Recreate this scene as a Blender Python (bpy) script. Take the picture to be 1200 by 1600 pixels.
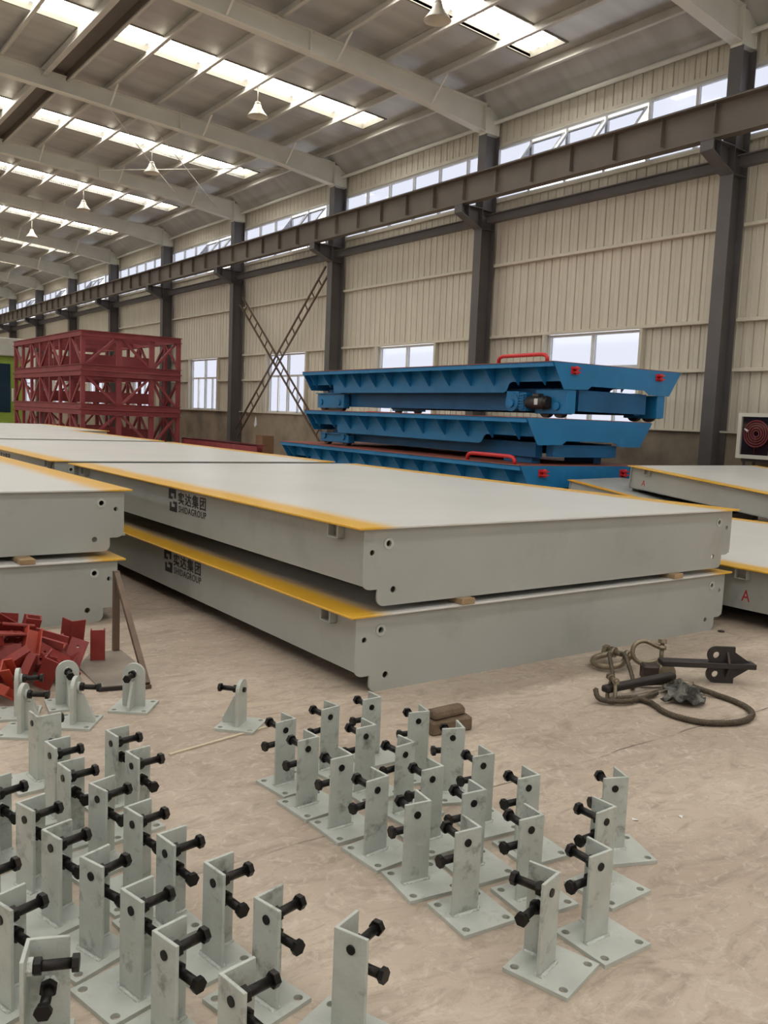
import bpy, bmesh, math, random
from mathutils import Vector, Matrix

# ---------------------------------------------------------------- scene, camera, light
scene = bpy.context.scene
COL = scene.collection
for o in list(bpy.data.objects):
    bpy.data.objects.remove(o)

cam_data = bpy.data.cameras.new('camera')
cam = bpy.data.objects.new('camera', cam_data)
COL.objects.link(cam)
cam_data.sensor_fit = 'VERTICAL'
cam_data.sensor_height = 36.0
cam_data.lens = 36.0 * 1374.1 / 1600.0
cam_data.clip_start = 0.05
cam_data.clip_end = 400.0
RIGHT = Vector((0.81063892, -0.58415725, 0.04030947))
UP = Vector((0.03051541, 0.11089300, 0.99336376))
FWD = Vector((0.58475067, 0.80402926, -0.10771998))
cam.matrix_world = Matrix(((RIGHT.x, UP.x, -FWD.x, 0.0), (RIGHT.y, UP.y, -FWD.y, 0.0),
                           (RIGHT.z, UP.z, -FWD.z, 1.5), (0, 0, 0, 1)))
scene.camera = cam

SKY = 3.0          # hazy bright daylight outside
SKYLIGHT = 8.4     # backlit translucent roof sheets
world = bpy.data.worlds.new('World')
scene.world = world
world.use_nodes = True
bg = world.node_tree.nodes['Background']
bg.inputs['Color'].default_value = (0.93, 0.95, 1.0, 1)
bg.inputs['Strength'].default_value = SKY

vs = scene.view_settings
vs.view_transform = 'Standard'
vs.look = 'None'
vs.gamma = 1.0
vs.use_curve_mapping = False
vs.exposure = 0.11
scene.cycles.use_denoising = True
scene.cycles.use_adaptive_sampling = True
scene.cycles.adaptive_threshold = 0.05
scene.cycles.max_bounces = 5
scene.cycles.diffuse_bounces = 3
scene.cycles.glossy_bounces = 2
scene.cycles.transparent_max_bounces = 8
scene.cycles.caustics_reflective = False
scene.cycles.caustics_refractive = False
scene.cycles.sample_clamp_indirect = 6.0

# ---------------------------------------------------------------- materials
def lin(c):
    def f(v):
        v /= 255.0
        return v / 12.92 if v <= 0.04045 else ((v + 0.055) / 1.055) ** 2.4
    return (f(c[0]), f(c[1]), f(c[2]), 1.0)

def new_mat(name):
    m = bpy.data.materials.new(name)
    m.use_nodes = True
    nt = m.node_tree
    return m, nt, nt.nodes, nt.links, nt.nodes['Principled BSDF']

def paint(name, rgb, rough=0.5, metal=0.0, var=0.12, scale=3.0, rgb2=None, amount=0.0, scale2=9.0,
          thr=(0.55, 0.7), bump=0.0, bscale=40.0, stretch=None):
    """Plain coloured surface with soft tone variation and optional patches of a second colour."""
    m, nt, N, L, b = new_mat(name)
    b.inputs['Roughness'].default_value = rough
    b.inputs['Metallic'].default_value = metal
    tc = N.new('ShaderNodeTexCoord')
    src = tc.outputs['Object']
    if stretch:
        mp = N.new('ShaderNodeMapping')
        mp.inputs['Scale'].default_value = stretch
        L.new(src, mp.inputs['Vector'])
        src = mp.outputs['Vector']
    oi = N.new('ShaderNodeObjectInfo')
    add = N.new('ShaderNodeVectorMath'); add.operation = 'ADD'
    rs = N.new('ShaderNodeMath'); rs.operation = 'MULTIPLY'; rs.inputs[1].default_value = 37.0
    L.new(oi.outputs['Random'], rs.inputs[0])
    L.new(src, add.inputs[0]); L.new(rs.outputs[0], add.inputs[1])
    src = add.outputs[0]
    n1 = N.new('ShaderNodeTexNoise')
    n1.inputs['Scale'].default_value = scale
    n1.inputs['Detail'].default_value = 2.0
    L.new(src, n1.inputs['Vector'])
    r1 = N.new('ShaderNodeMapRange')
    r1.inputs[1].default_value = 0.3; r1.inputs[2].default_value = 0.7
    r1.inputs[3].default_value = 1.0 - var; r1.inputs[4].default_value = 1.0 + var
    L.new(n1.outputs['Fac'], r1.inputs[0])
    mul = N.new('ShaderNodeVectorMath'); mul.operation = 'SCALE'
    mul.inputs[0].default_value = lin(rgb)[:3]
    L.new(r1.outputs[0], mul.inputs['Scale'])
    out = mul.outputs[0]
    if rgb2:
        n2 = N.new('ShaderNodeTexNoise')
        n2.inputs['Scale'].default_value = scale2
        n2.inputs['Detail'].default_value = 4.0
        n2.inputs['Roughness'].default_value = 0.65
        L.new(src, n2.inputs['Vector'])
        r2 = N.new('ShaderNodeMapRange')
        r2.inputs[1].default_value = thr[0]; r2.inputs[2].default_value = thr[1]
        r2.inputs[3].default_value = 0.0; r2.inputs[4].default_value = amount
        L.new(n2.outputs['Fac'], r2.inputs[0])
        mx = N.new('ShaderNodeMix'); mx.data_type = 'RGBA'
        L.new(r2.outputs[0], mx.inputs['Factor'])
        L.new(out, mx.inputs['A'])
        mx.inputs['B'].default_value = lin(rgb2)
        out = mx.outputs['Result']
    L.new(out, b.inputs['Base Color'])
    if bump > 0:
        nb = N.new('ShaderNodeTexNoise')
        nb.inputs['Scale'].default_value = bscale
        nb.inputs['Detail'].default_value = 2.0
        L.new(src, nb.inputs['Vector'])
        bp = N.new('ShaderNodeBump')
        bp.inputs['Strength'].default_value = bump
        bp.inputs['Distance'].default_value = 0.01
        L.new(nb.outputs['Fac'], bp.inputs['Height'])
        L.new(bp.outputs['Normal'], b.inputs['Normal'])
    return m

M = {}
M['deck_grey'] = paint('deck_grey_paint', (172, 174, 169), 0.42, var=0.05, scale=1.5, rgb2=(146, 147, 141), amount=0.35, scale2=2.5)
M['bracket'] = paint('bracket_grey_paint', (184, 189, 182), 0.5, var=0.08, scale=12, rgb2=(88, 84, 72), amount=0.8, scale2=15, thr=(0.55, 0.76), bump=0.15, bscale=60)
M['bracket_clean'] = paint('bracket_plate_paint', (188, 192, 185), 0.5, var=0.07, scale=10, rgb2=(130, 126, 112), amount=0.5, scale2=14, thr=(0.6, 0.8), bump=0.15, bscale=60)
M['weld'] = paint('painted_weld', (205, 208, 202), 0.55, var=0.12, scale=60, bump=0.6, bscale=120)
M['bolt'] = paint('black_oxide_bolt', (34, 32, 31), 0.38, metal=0.55, var=0.25, scale=30, rgb2=(62, 48, 40), amount=0.6, scale2=25)
M['column'] = paint('dark_column_paint', (96, 92, 91), 0.5, var=0.10, scale=1.5)
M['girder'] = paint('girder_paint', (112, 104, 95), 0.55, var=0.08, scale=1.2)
M['cream'] = paint('cream_steel_paint', (222, 219, 206), 0.5, var=0.05, scale=1.5)
M['galv'] = paint('purlin_paint', (206, 201, 190), 0.45, metal=0.1, var=0.06, scale=2)
M['foil'] = paint('roof_foil', (196, 194, 188), 0.36, metal=0.3, var=0.12, scale=0.6, bump=0.12, bscale=6, stretch=(0.4, 4.0, 1))
M['cladding'] = paint('beige_cladding', (218, 210, 192), 0.55, var=0.05, scale=0.8, rgb2=(194, 185, 166), amount=0.4, scale2=1.6, stretch=(1, 4, 0.4))
M['masonry'] = paint('rendered_masonry', (160, 146, 126), 0.85, var=0.12, scale=0.9, rgb2=(92, 86, 80), amount=0.75, scale2=0.5, thr=(0.45, 0.68), bump=0.2, bscale=15)
M['white_frame'] = paint('white_window_frame', (226, 226, 224), 0.4, var=0.03)
M['wood'] = paint('pale_wood', (166, 140, 106), 0.75, var=0.15, scale=14, stretch=(1, 8, 1))
M['blue'] = paint('blue_cart_paint', (28, 118, 172), 0.40, var=0.10, scale=1.6, rgb2=(62, 144, 188), amount=0.35, scale2=3)
M['blue_dark'] = paint('blue_chassis_paint', (24, 98, 148), 0.5, var=0.15, scale=2)
M['primer_top'] = paint('red_brown_deck_primer', (150, 82, 66), 0.7, var=0.12, scale=3)
M['red'] = paint('red_gloss_paint', (206, 44, 48), 0.4, var=0.06)
M['oxide'] = paint('oxide_red_primer', (138, 60, 64), 0.6, var=0.12, scale=1.2, rgb2=(160, 104, 102), amount=0.4, scale2=1.0)
M['pile_red'] = paint('pile_red_primer', (138, 46, 40), 0.55, var=0.18, scale=9)
M['pile_orange'] = paint('pile_orange_primer', (168, 66, 46), 0.55, var=0.15, scale=9)
M['pile_pink'] = paint('pile_pink_primer', (160, 76, 70), 0.55, var=0.15, scale=9)
M['motor'] = paint('motor_grey', (70, 68, 66), 0.4, metal=0.3, var=0.1)
M['dark_steel'] = paint('dark_bare_steel', (72, 62, 56), 0.5, metal=0.4, var=0.2, scale=12)
M['rope'] = paint('greasy_wire_rope', (84, 74, 60), 0.55, metal=0.3, var=0.25, scale=60)
M['shackle'] = paint('galvanised_shackle', (140, 128, 108), 0.42, metal=0.6, var=0.2, scale=25)
M['black_plate'] = paint('black_mill_steel', (48, 42, 40), 0.5, metal=0.2, var=0.15, scale=10)
M['rag'] = paint('dirty_rag', (112, 112, 104), 0.9, var=0.25, scale=30, rgb2=(40, 37, 33), amount=1.0, scale2=14, thr=(0.42, 0.6))
M['brown_block'] = paint('rusty_block', (106, 88, 70), 0.8, var=0.2, scale=14, bump=0.5, bscale=40)
M['green'] = paint('green_machine_paint', (150, 178, 74), 0.5, var=0.06)
M['pale'] = paint('pale_machine_paint', (190, 192, 182), 0.5, var=0.05)
M['glass_dark'] = paint('dark_glass', (36, 62, 78), 0.15, var=0.05)
M['curb'] = paint('skylight_curb_paint', (126, 120, 106), 0.6, var=0.06)
M['lamp'] = paint('lamp_enamel', (214, 206, 188), 0.4, var=0.04)
M['ink'] = paint('black_stencil_ink', (38, 34, 36), 0.6, var=0.2, scale=20)
M['ink_red'] = paint('red_marker_paint', (190, 40, 52), 0.6, var=0.1, scale=20)
M['cardboard'] = paint('cardboard', (140, 108, 82), 0.85, var=0.1)
M['hose'] = paint('red_hose', (122, 52, 52), 0.6, var=0.15, scale=14)
M['cab_dark'] = paint('cabinet_inside', (74, 48, 52), 0.5, var=0.1)
M['cloth'] = paint('white_cloth', (220, 220, 220), 0.9, var=0.05)
M['strip'] = paint('pale_strip', (205, 192, 168), 0.6, var=0.12, scale=12)
M['mat'] = paint('dark_steel_sheet', (140, 130, 118), 0.6, var=0.2, scale=6)
M['rust_brown'] = paint('brown_stand_steel', (104, 86, 72), 0.55, metal=0.3, var=0.15, scale=10)

def glass_mat(name, tint, gloss=0.06):
    m, nt, N, L, b = new_mat(name)
    N.remove(b)
    out = N['Material Output']
    tr = N.new('ShaderNodeBsdfTransparent'); tr.inputs['Color'].default_value = (*tint, 1)
    gl = N.new('ShaderNodeBsdfGlossy'); gl.inputs['Roughness'].default_value = 0.05
    mx = N.new('ShaderNodeMixShader'); mx.inputs[0].default_value = gloss
    L.new(tr.outputs[0], mx.inputs[1]); L.new(gl.outputs[0], mx.inputs[2])
    L.new(mx.outputs[0], out.inputs['Surface'])
    return m
M['glass'] = glass_mat('hazy_window_glass', (0.535, 0.54, 0.565), 0.04)
M['glass_clear'] = glass_mat('cabinet_glass', (0.8, 0.8, 0.82), 0.08)

def skylight_mat():
    m, nt, N, L, b = new_mat('translucent_skylight_sheet')
    tc = N.new('ShaderNodeTexCoord')
    sp = N.new('ShaderNodeSeparateXYZ'); L.new(tc.outputs['Object'], sp.inputs[0])
    md = N.new('ShaderNodeMath'); md.operation = 'FLOORED_MODULO'; md.inputs[1].default_value = 1.05 / 4
    L.new(sp.outputs['Y'], md.inputs[0])
    r = N.new('ShaderNodeMapRange')       # the lapped edge of every corrugation lets less light through
    r.inputs[1].default_value = 0.026; r.inputs[2].default_value = 0.050
    r.inputs[3].default_value = SKYLIGHT * 0.06; r.inputs[4].default_value = SKYLIGHT
    L.new(md.outputs[0], r.inputs[0])
    b.inputs['Base Color'].default_value = (0.8, 0.78, 0.7, 1)
    b.inputs['Emission Color'].default_value = (1.0, 0.985, 0.945, 1)
    L.new(r.outputs[0], b.inputs['Emission Strength'])
    return m
M['skylight'] = skylight_mat()

def deck_top_mat():
    """Deck grey lightened for the sheen on top, with a soft-edged yellow band sprayed along both long edges (local x)."""
    m, nt, N, L, b = new_mat('deck_plate_paint')
    tc = N.new('ShaderNodeTexCoord')
    sx = N.new('ShaderNodeSeparateXYZ'); L.new(tc.outputs['Object'], sx.inputs[0])
    ab = N.new('ShaderNodeMath'); ab.operation = 'ABSOLUTE'; L.new(sx.outputs['X'], ab.inputs[0])
    n = N.new('ShaderNodeTexNoise'); n.inputs['Scale'].default_value = 2.2; n.inputs['Detail'].default_value = 4
    L.new(tc.outputs['Object'], n.inputs['Vector'])
    nm = N.new('ShaderNodeMath'); nm.operation = 'MULTIPLY_ADD'
    nm.inputs[1].default_value = 0.10; nm.inputs[2].default_value = -0.05
    L.new(n.outputs['Fac'], nm.inputs[0])
    ad = N.new('ShaderNodeMath'); ad.operation = 'ADD'
    L.new(ab.outputs[0], ad.inputs[0]); L.new(nm.outputs[0], ad.inputs[1])
    r = N.new('ShaderNodeMapRange'); r.interpolation_type = 'SMOOTHSTEP'
    r.inputs[1].default_value = 1.42; r.inputs[2].default_value = 1.62
    L.new(ad.outputs[0], r.inputs[0])
    n2 = N.new('ShaderNodeTexNoise'); n2.inputs['Scale'].default_value = 1.3; n2.inputs['Detail'].default_value = 6
    L.new(tc.outputs['Object'], n2.inputs['Vector'])
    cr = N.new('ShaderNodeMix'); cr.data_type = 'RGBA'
    cr.inputs['A'].default_value = lin((226, 225, 221)); cr.inputs['B'].default_value = lin((208, 207, 202))  # grey raised above the side paint to carry reflected window light
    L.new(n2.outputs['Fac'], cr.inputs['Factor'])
    mx = N.new('ShaderNodeMix'); mx.data_type = 'RGBA'
    L.new(r.outputs[0], mx.inputs['Factor'])
    L.new(cr.outputs['Result'], mx.inputs['A'])
    mx.inputs['B'].default_value = lin((230, 178, 58))
    L.new(mx.outputs['Result'], b.inputs['Base Color'])
    b.inputs['Roughness'].default_value = 0.30
    nb = N.new('ShaderNodeTexNoise'); nb.inputs['Scale'].default_value = 14; nb.inputs['Detail'].default_value = 3
    L.new(tc.outputs['Object'], nb.inputs['Vector'])
    bp = N.new('ShaderNodeBump'); bp.inputs['Strength'].default_value = 0.06; bp.inputs['Distance'].default_value = 0.02
    L.new(nb.outputs['Fac'], bp.inputs['Height']); L.new(bp.outputs['Normal'], b.inputs['Normal'])
    return m
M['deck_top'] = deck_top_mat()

def floor_mat():
    m, nt, N, L, b = new_mat('polished_concrete')
    tc = N.new('ShaderNodeTexCoord'); P = tc.outputs['Object']
    def noise(scale, detail, dist=0.0, rough=0.55, st=None):
        n = N.new('ShaderNodeTexNoise')
        n.inputs['Scale'].default_value = scale; n.inputs['Detail'].default_value = detail
        n.inputs['Distortion'].default_value = dist; n.inputs['Roughness'].default_value = rough
        if st:
            mp = N.new('ShaderNodeMapping'); mp.inputs['Scale'].default_value = st
            mp.inputs['Rotation'].default_value = (0, 0, 0.5)
            L.new(P, mp.inputs['Vector']); L.new(mp.outputs[0], n.inputs['Vector'])
        else:
            L.new(P, n.inputs['Vector'])
        return n.outputs['Fac']
    def mixc(fac, a, bcol):
        mx = N.new('ShaderNodeMix'); mx.data_type = 'RGBA'
        L.new(fac, mx.inputs['Factor'])
        if isinstance(a, tuple): mx.inputs['A'].default_value = a
        else: L.new(a, mx.inputs['A'])
        mx.inputs['B'].default_value = bcol
        return mx.outputs['Result']
    def rng(v, a, c, lo=0.0, hi=1.0):
        r = N.new('ShaderNodeMapRange')
        r.inputs[1].default_value = a; r.inputs[2].default_value = c
        r.inputs[3].default_value = lo; r.inputs[4].default_value = hi
        L.new(v, r.inputs[0]); return r.outputs[0]
    c = mixc(rng(noise(0.9, 6, 0.6), 0.35, 0.7), lin((197, 181, 163)), lin((168, 151, 135)))
    c = mixc(rng(noise(3.2, 8, 2.2, 0.7, (1.0, 2.2, 1)), 0.47, 0.70, 0, 0.65), c, lin((138, 120, 104)))
    c = mixc(rng(noise(16, 7, 1.2, 0.7), 0.52, 0.72, 0, 0.55), c, lin((222, 212, 196)))
    c = mixc(rng(noise(9, 9, 3.0, 0.75, (1.0, 1.8, 1)), 0.55, 0.68, 0, 0.5), c, lin((144, 127, 110)))
    c = mixc(rng(noise(34, 5, 0.4, 0.7), 0.68, 0.74, 0, 0.55), c, lin((118, 102, 86)))
    # sawn joints of the slab: lines across at y = 2.55 + 6 k, along at x = 1.0 + 9 k, wandering a little
    sp = N.new('ShaderNodeSeparateXYZ'); L.new(P, sp.inputs[0])
    wob = N.new('ShaderNodeTexNoise'); wob.inputs['Scale'].default_value = 3.0; wob.inputs['Detail'].default_value = 6
    L.new(P, wob.inputs['Vector'])
    def joint(axis, off, period, w):
        a1 = N.new('ShaderNodeMath'); a1.operation = 'MULTIPLY_ADD'
        L.new(wob.outputs['Fac'], a1.inputs[0]); a1.inputs[1].default_value = 0.07
        a1.inputs[2].default_value = -off - 0.035 + period / 2
        a2 = N.new('ShaderNodeMath'); a2.operation = 'ADD'
        L.new(sp.outputs[axis], a2.inputs[0]); L.new(a1.outputs[0], a2.inputs[1])
        a3 = N.new('ShaderNodeMath'); a3.operation = 'FLOORED_MODULO'; a3.inputs[1].default_value = period
        L.new(a2.outputs[0], a3.inputs[0])
        a4 = N.new('ShaderNodeMath'); a4.operation = 'SUBTRACT'; a4.inputs[1].default_value = period / 2
        L.new(a3.outputs[0], a4.inputs[0])
        a5 = N.new('ShaderNodeMath'); a5.operation = 'ABSOLUTE'; L.new(a4.outputs[0], a5.inputs[0])
        return rng(a5.outputs[0], w, w * 2.4, 1.0, 0.0)
    brk = rng(noise(2.3, 4), 0.42, 0.55, 0.15, 0.85)
    j = joint('Y', 2.53, 6.0, 0.0028)
    jm = N.new('ShaderNodeMath'); jm.operation = 'MULTIPLY'; L.new(j, jm.inputs[0]); L.new(brk, jm.inputs[1])
    c = mixc(jm.outputs[0], c, lin((70, 60, 52)))
    L.new(c, b.inputs['Base Color'])
    L.new(rng(noise(1.4, 5), 0.3, 0.7, 0.42, 0.62), b.inputs['Roughness'])
    bp = N.new('ShaderNodeBump'); bp.inputs['Strength'].default_value = 0.15; bp.inputs['Distance'].default_value = 0.02
    L.new(noise(7, 8, 1.0, 0.65), bp.inputs['Height']); L.new(bp.outputs['Normal'], b.inputs['Normal'])
    return m
M['floor'] = floor_mat()

# ---------------------------------------------------------------- mesh helpers
class MB:
    """Collects boxes, prisms and tubes into one mesh."""
    def __init__(self):
        self.v = []; self.f = []; self.sm = []
    def _add(self, vs_, fs, smooth=False):
        k = len(self.v)
        self.v += [tuple(p) for p in vs_]
        self.f += [tuple(k + i for i in f) for f in fs]
        self.sm += [smooth] * len(fs)
        return self
    def box(self, x0, x1, y0, y1, z0, z1):
        return self._add([(x0, y0, z0), (x1, y0, z0), (x1, y1, z0), (x0, y1, z0),
                          (x0, y0, z1), (x1, y0, z1), (x1, y1, z1), (x0, y1, z1)],
                         [(0, 3, 2, 1), (4, 5, 6, 7), (0, 1, 5, 4), (1, 2, 6, 5), (2, 3, 7, 6), (3, 0, 4, 7)])
    def bar(self, p0, p1, w, h, up=(0, 0, 1)):
        """Rectangular bar from p0 to p1, w across, h along up."""
        p0 = Vector(p0); p1 = Vector(p1)
        d = (p1 - p0).normalized(); up = Vector(up)
        s = d.cross(up)
        if s.length < 1e-4: s = d.cross(Vector((1, 0, 0)))
        s.normalize(); u = s.cross(d).normalized()
        c = []
        for p in (p0, p1):
            for a, b_ in ((-1, -1), (1, -1), (1, 1), (-1, 1)):
                c.append(p + s * (a * w / 2) + u * (b_ * h / 2))
        return self._add(c, [(3, 2, 1, 0), (4, 5, 6, 7), (0, 1, 5, 4), (1, 2, 6, 5), (2, 3, 7, 6), (3, 0, 4, 7)])
    def prism(self, poly, d, plane='xz', at=0.0):
        """Polygon (2-D list) in a plane, extruded by d along the plane's normal, starting at 'at'."""
        def mk(a, b_, t):
            if plane == 'xz': return (a, t, b_)
            if plane == 'yz': return (t, a, b_)
            return (a, b_, t)
        n = len(poly)
        vs_ = [mk(a, b_, at) for a, b_ in poly] + [mk(a, b_, at + d) for a, b_ in poly]
        fs = [tuple(range(n)), tuple(reversed(range(n, 2 * n)))]
        for i in range(n):
            j = (i + 1) % n
            fs.append((j, i, n + i, n + j))
        return self._add(vs_, fs)
    def cyl(self, p0, p1, r0, r1=None, n=16, cap=True, smooth=True, ph=0.0):
        if r1 is None: r1 = r0
        p0 = Vector(p0); p1 = Vector(p1); d = (p1 - p0).normalized()
        a = d.cross(Vector((0, 0, 1)))
        if a.length < 1e-4: a = Vector((1, 0, 0))
        a.normalize(); b_ = d.cross(a)
        vs_ = []
        for p, r in ((p0, r0), (p1, r1)):
            for i in range(n):
                t = ph + 2 * math.pi * i / n
                vs_.append(p + a * (r * math.cos(t)) + b_ * (r * math.sin(t)))
        k = len(self.v)
        self._add(vs_, [(i, (i + 1) % n, n + (i + 1) % n, n + i) for i in range(n)], smooth)
        if cap:
            self.f.append(tuple(k + i for i in reversed(range(n)))); self.sm.append(False)
            self.f.append(tuple(k + n + i for i in range(n))); self.sm.append(False)
        return self
    def hexa(self, p0, p1, r, ph=0.0):
        return self.cyl(p0, p1, r, n=6, smooth=False, ph=ph)
    def tube(self, pts, r, n=8, closed=False):
        pts = [Vector(p) for p in pts]; m = len(pts)
        rings = []; a = None
        for i, p in enumerate(pts):
            if closed: d = pts[(i + 1) % m] - pts[i - 1]
            else: d = pts[min(i + 1, m - 1)] - pts[max(i - 1, 0)]
            d.normalize()
            if a is None:
                a = d.cross(Vector((0, 0, 1)))
                if a.length < 1e-3: a = d.cross(Vector((1, 0, 0)))
            a = (a - d * a.dot(d)).normalized()
            b_ = d.cross(a)
            rr = r[i] if isinstance(r, (list, tuple)) else r
            rings.append([p + a * (rr * math.cos(2 * math.pi * j / n)) + b_ * (rr * math.sin(2 * math.pi * j / n)) for j in range(n)])
        k = len(self.v)
        fs = []
        for i in range(m if closed else m - 1):
            i2 = (i + 1) % m
            for j in range(n):
                j2 = (j + 1) % n
                fs.append((i * n + j, i * n + j2, i2 * n + j2, i2 * n + j))
        self._add([q for rg in rings for q in rg], fs, True)
        if not closed:
            self.f.append(tuple(k + j for j in reversed(range(n)))); self.sm.append(False)
            self.f.append(tuple(k + (m - 1) * n + j for j in range(n))); self.sm.append(False)
        return self
    def lathe(self, prof, c=(0, 0, 0), n=20):
        """Profile of (r, z) turned about the vertical through c."""
        m = len(prof); vs_ = []
        for r, z in prof:
            for i in range(n):
                t = 2 * math.pi * i / n
                vs_.append((c[0] + r * math.cos(t), c[1] + r * math.sin(t), c[2] + z))
        fs = []
        for k in range(m - 1):
            for i in range(n):
                j = (i + 1) % n
                fs.append((k * n + i, k * n + j, (k + 1) * n + j, (k + 1) * n + i))
        return self._add(vs_, fs, True)
    def mesh(self, name, mat, bevel=0.0, seg=1):
        me = bpy.data.meshes.new(name)
        me.from_pydata(self.v, [], self.f)
        me.materials.append(M[mat] if isinstance(mat, str) else mat)
        me.polygons.foreach_set('use_smooth', self.sm)
        bm = bmesh.new(); bm.from_mesh(me)
        bmesh.ops.recalc_face_normals(bm, faces=bm.faces)
        if bevel > 0:
            es = [e for e in bm.edges if len(e.link_faces) == 2 and e.calc_face_angle(0) > 0.6]
            bmesh.ops.bevel(bm, geom=es, offset=bevel, segments=seg, affect='EDGES', profile=0.5)
        bm.to_mesh(me); bm.free()
        me.update()
        return me
    def build(self, name, mat, parent=None, loc=None, rot=None, bevel=0.0, seg=1):
        return place(name, self.mesh(name, mat, bevel, seg), parent, loc, rot)

def place(name, me, parent=None, loc=None, rot=None):
    o = bpy.data.objects.new(name, me)
    COL.objects.link(o)
    if parent: o.parent = parent
    if loc is not None: o.location = loc
    if rot is not None: o.rotation_euler = rot
    return o

def holed(name, outer, holes, d, mat, plane='xz', at=0.0):
    """Plate with real holes: outer polygon, hole polygons, thickness d."""
    bm = bmesh.new()
    def mk(a, b_, t):
        if plane == 'xz': return (a, t, b_)
        if plane == 'yz': return (t, a, b_)
        return (a, b_, t)
    edges = []
    for lp in [outer] + holes:
        vs_ = [bm.verts.new(mk(a, b_, at)) for a, b_ in lp]
        for i in range(len(vs_)):
            edges.append(bm.edges.new((vs_[i], vs_[(i + 1) % len(vs_)])))
    bmesh.ops.triangle_fill(bm, use_beauty=True, edges=edges)
    geo = bmesh.ops.extrude_face_region(bm, geom=list(bm.faces))
    off = Vector(mk(0, 0, d))
    bmesh.ops.translate(bm, vec=off, verts=[g for g in geo['geom'] if isinstance(g, bmesh.types.BMVert)])
    bmesh.ops.recalc_face_normals(bm, faces=bm.faces)
    me = bpy.data.meshes.new(name)
    bm.to_mesh(me); bm.free()
    me.materials.append(M[mat])
    return me

def ring_pts(cx, cy, r, n=12):
    return [(cx + r * math.cos(2 * math.pi * i / n), cy + r * math.sin(2 * math.pi * i / n)) for i in range(n)]

def arc(cx, cy, r, a0, a1, n=5):
    return [(cx + r * math.cos(math.radians(a0 + (a1 - a0) * i / n)), cy + r * math.sin(math.radians(a0 + (a1 - a0) * i / n))) for i in range(n + 1)]

def tag(o, label=None, cat=None, group=None, kind=None):
    if label: o['label'] = label
    if cat: o['category'] = cat
    if group: o['group'] = group
    if kind: o['kind'] = kind
    return o

def thing(name, label, cat, loc=(0, 0, 0), rot=(0, 0, 0), group=None):
    o = bpy.data.objects.new(name, None)
    COL.objects.link(o)
    o.location = loc; o.rotation_euler = rot
    o.empty_display_size = 0.1
    return tag(o, label, cat, group)

def struct(name, me=None, loc=(0, 0, 0)):
    o = bpy.data.objects.new(name, me)
    COL.objects.link(o); o.location = loc
    o['kind'] = 'structure'
    return o

def copy_tree(o, parent=None):
    c = o.copy(); COL.objects.link(c)
    if parent: c.parent = parent
    for ch in list(o.children): copy_tree(ch, c)
    return c

def text_mesh(name, body, size, mat, depth=0.001, align='LEFT', sx=1.0, bold=0.0, space=1.0):
    cu = bpy.data.curves.new(name, 'FONT')
    cu.body = body; cu.size = size; cu.extrude = depth; cu.align_x = align
    cu.resolution_u = 3
    cu.offset = bold
    cu.space_character = space
    tmp = bpy.data.objects.new(name, cu); COL.objects.link(tmp)
    dg = bpy.context.evaluated_depsgraph_get()
    me = bpy.data.meshes.new_from_object(tmp.evaluated_get(dg))
    bpy.data.objects.remove(tmp)
    for v in me.vertices: v.co.x *= sx
    me.materials.clear(); me.materials.append(M[mat])
    return me

R = math.radians
PI = math.pi
# ================================================================ THE BUILDING
BAY = 6.96
def YC(k): return 10.21 + BAY * k
Y_NEAR, Y_FAR = -25.0, 76.0
XW = 15.6                      # inner face of the cladding
XC = 15.05                     # inner flange of the columns
EAVE_Z, SLOPE = 9.47, 0.066    # underside of the roof sheets at x = 15.4
def roof_z(x): return EAVE_Z + SLOPE * (15.4 - abs(x))

# ---- floor
fl = struct('floor', MB().box(-15.7, 15.9, Y_NEAR - 0.1, Y_FAR + 0.1, -0.2, 0.0).mesh('floor', 'floor'))

# ---- right-hand wall: rendered plinth wall, girts, cladding sheets
wr = struct('wall_right', MB().box(15.55, 15.85, Y_NEAR, Y_FAR, 0.0, 1.45).mesh('wall_right', 'masonry'))
MB().box(15.47, 15.86, Y_NEAR, Y_FAR, 1.45, 1.49).build('sill_course', 'cladding', wr)

def panel_mesh(name, w, z0, z1, n=3):
    """Ribbed sheet: flat pans parted by narrow grooves, one shallow swage in each pan; local y from 0 to w."""
    pts = []
    p = w / n
    for i in range(n):
        y = i * p
        pts += [(0.0, y), (0.0, y + p * 0.46), (-0.008, y + p * 0.5), (0.0, y + p * 0.54),
                (0.0, y + p - 0.034), (0.03, y + p - 0.026), (0.03, y + p - 0.008), (0.0, y + p - 0.0005)]
    poly = pts + [(0.045, w - 0.0005), (0.045, 0.0)]
    return MB().prism(poly, z1 - z0, 'xy', z0).mesh(name, 'cladding')
PW = BAY / 9
WIN_A, WIN_B = 2.10, 4.86      # lower window inside a bay
LW = WIN_A / 3
pm_mid = panel_mesh('cladding_panel', PW, 3.60, 7.02)
pm_top = panel_mesh('cladding_panel', PW, 8.40, 9.50)
pm_low = panel_mesh('cladding_panel', LW, 1.49, 3.60)
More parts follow.
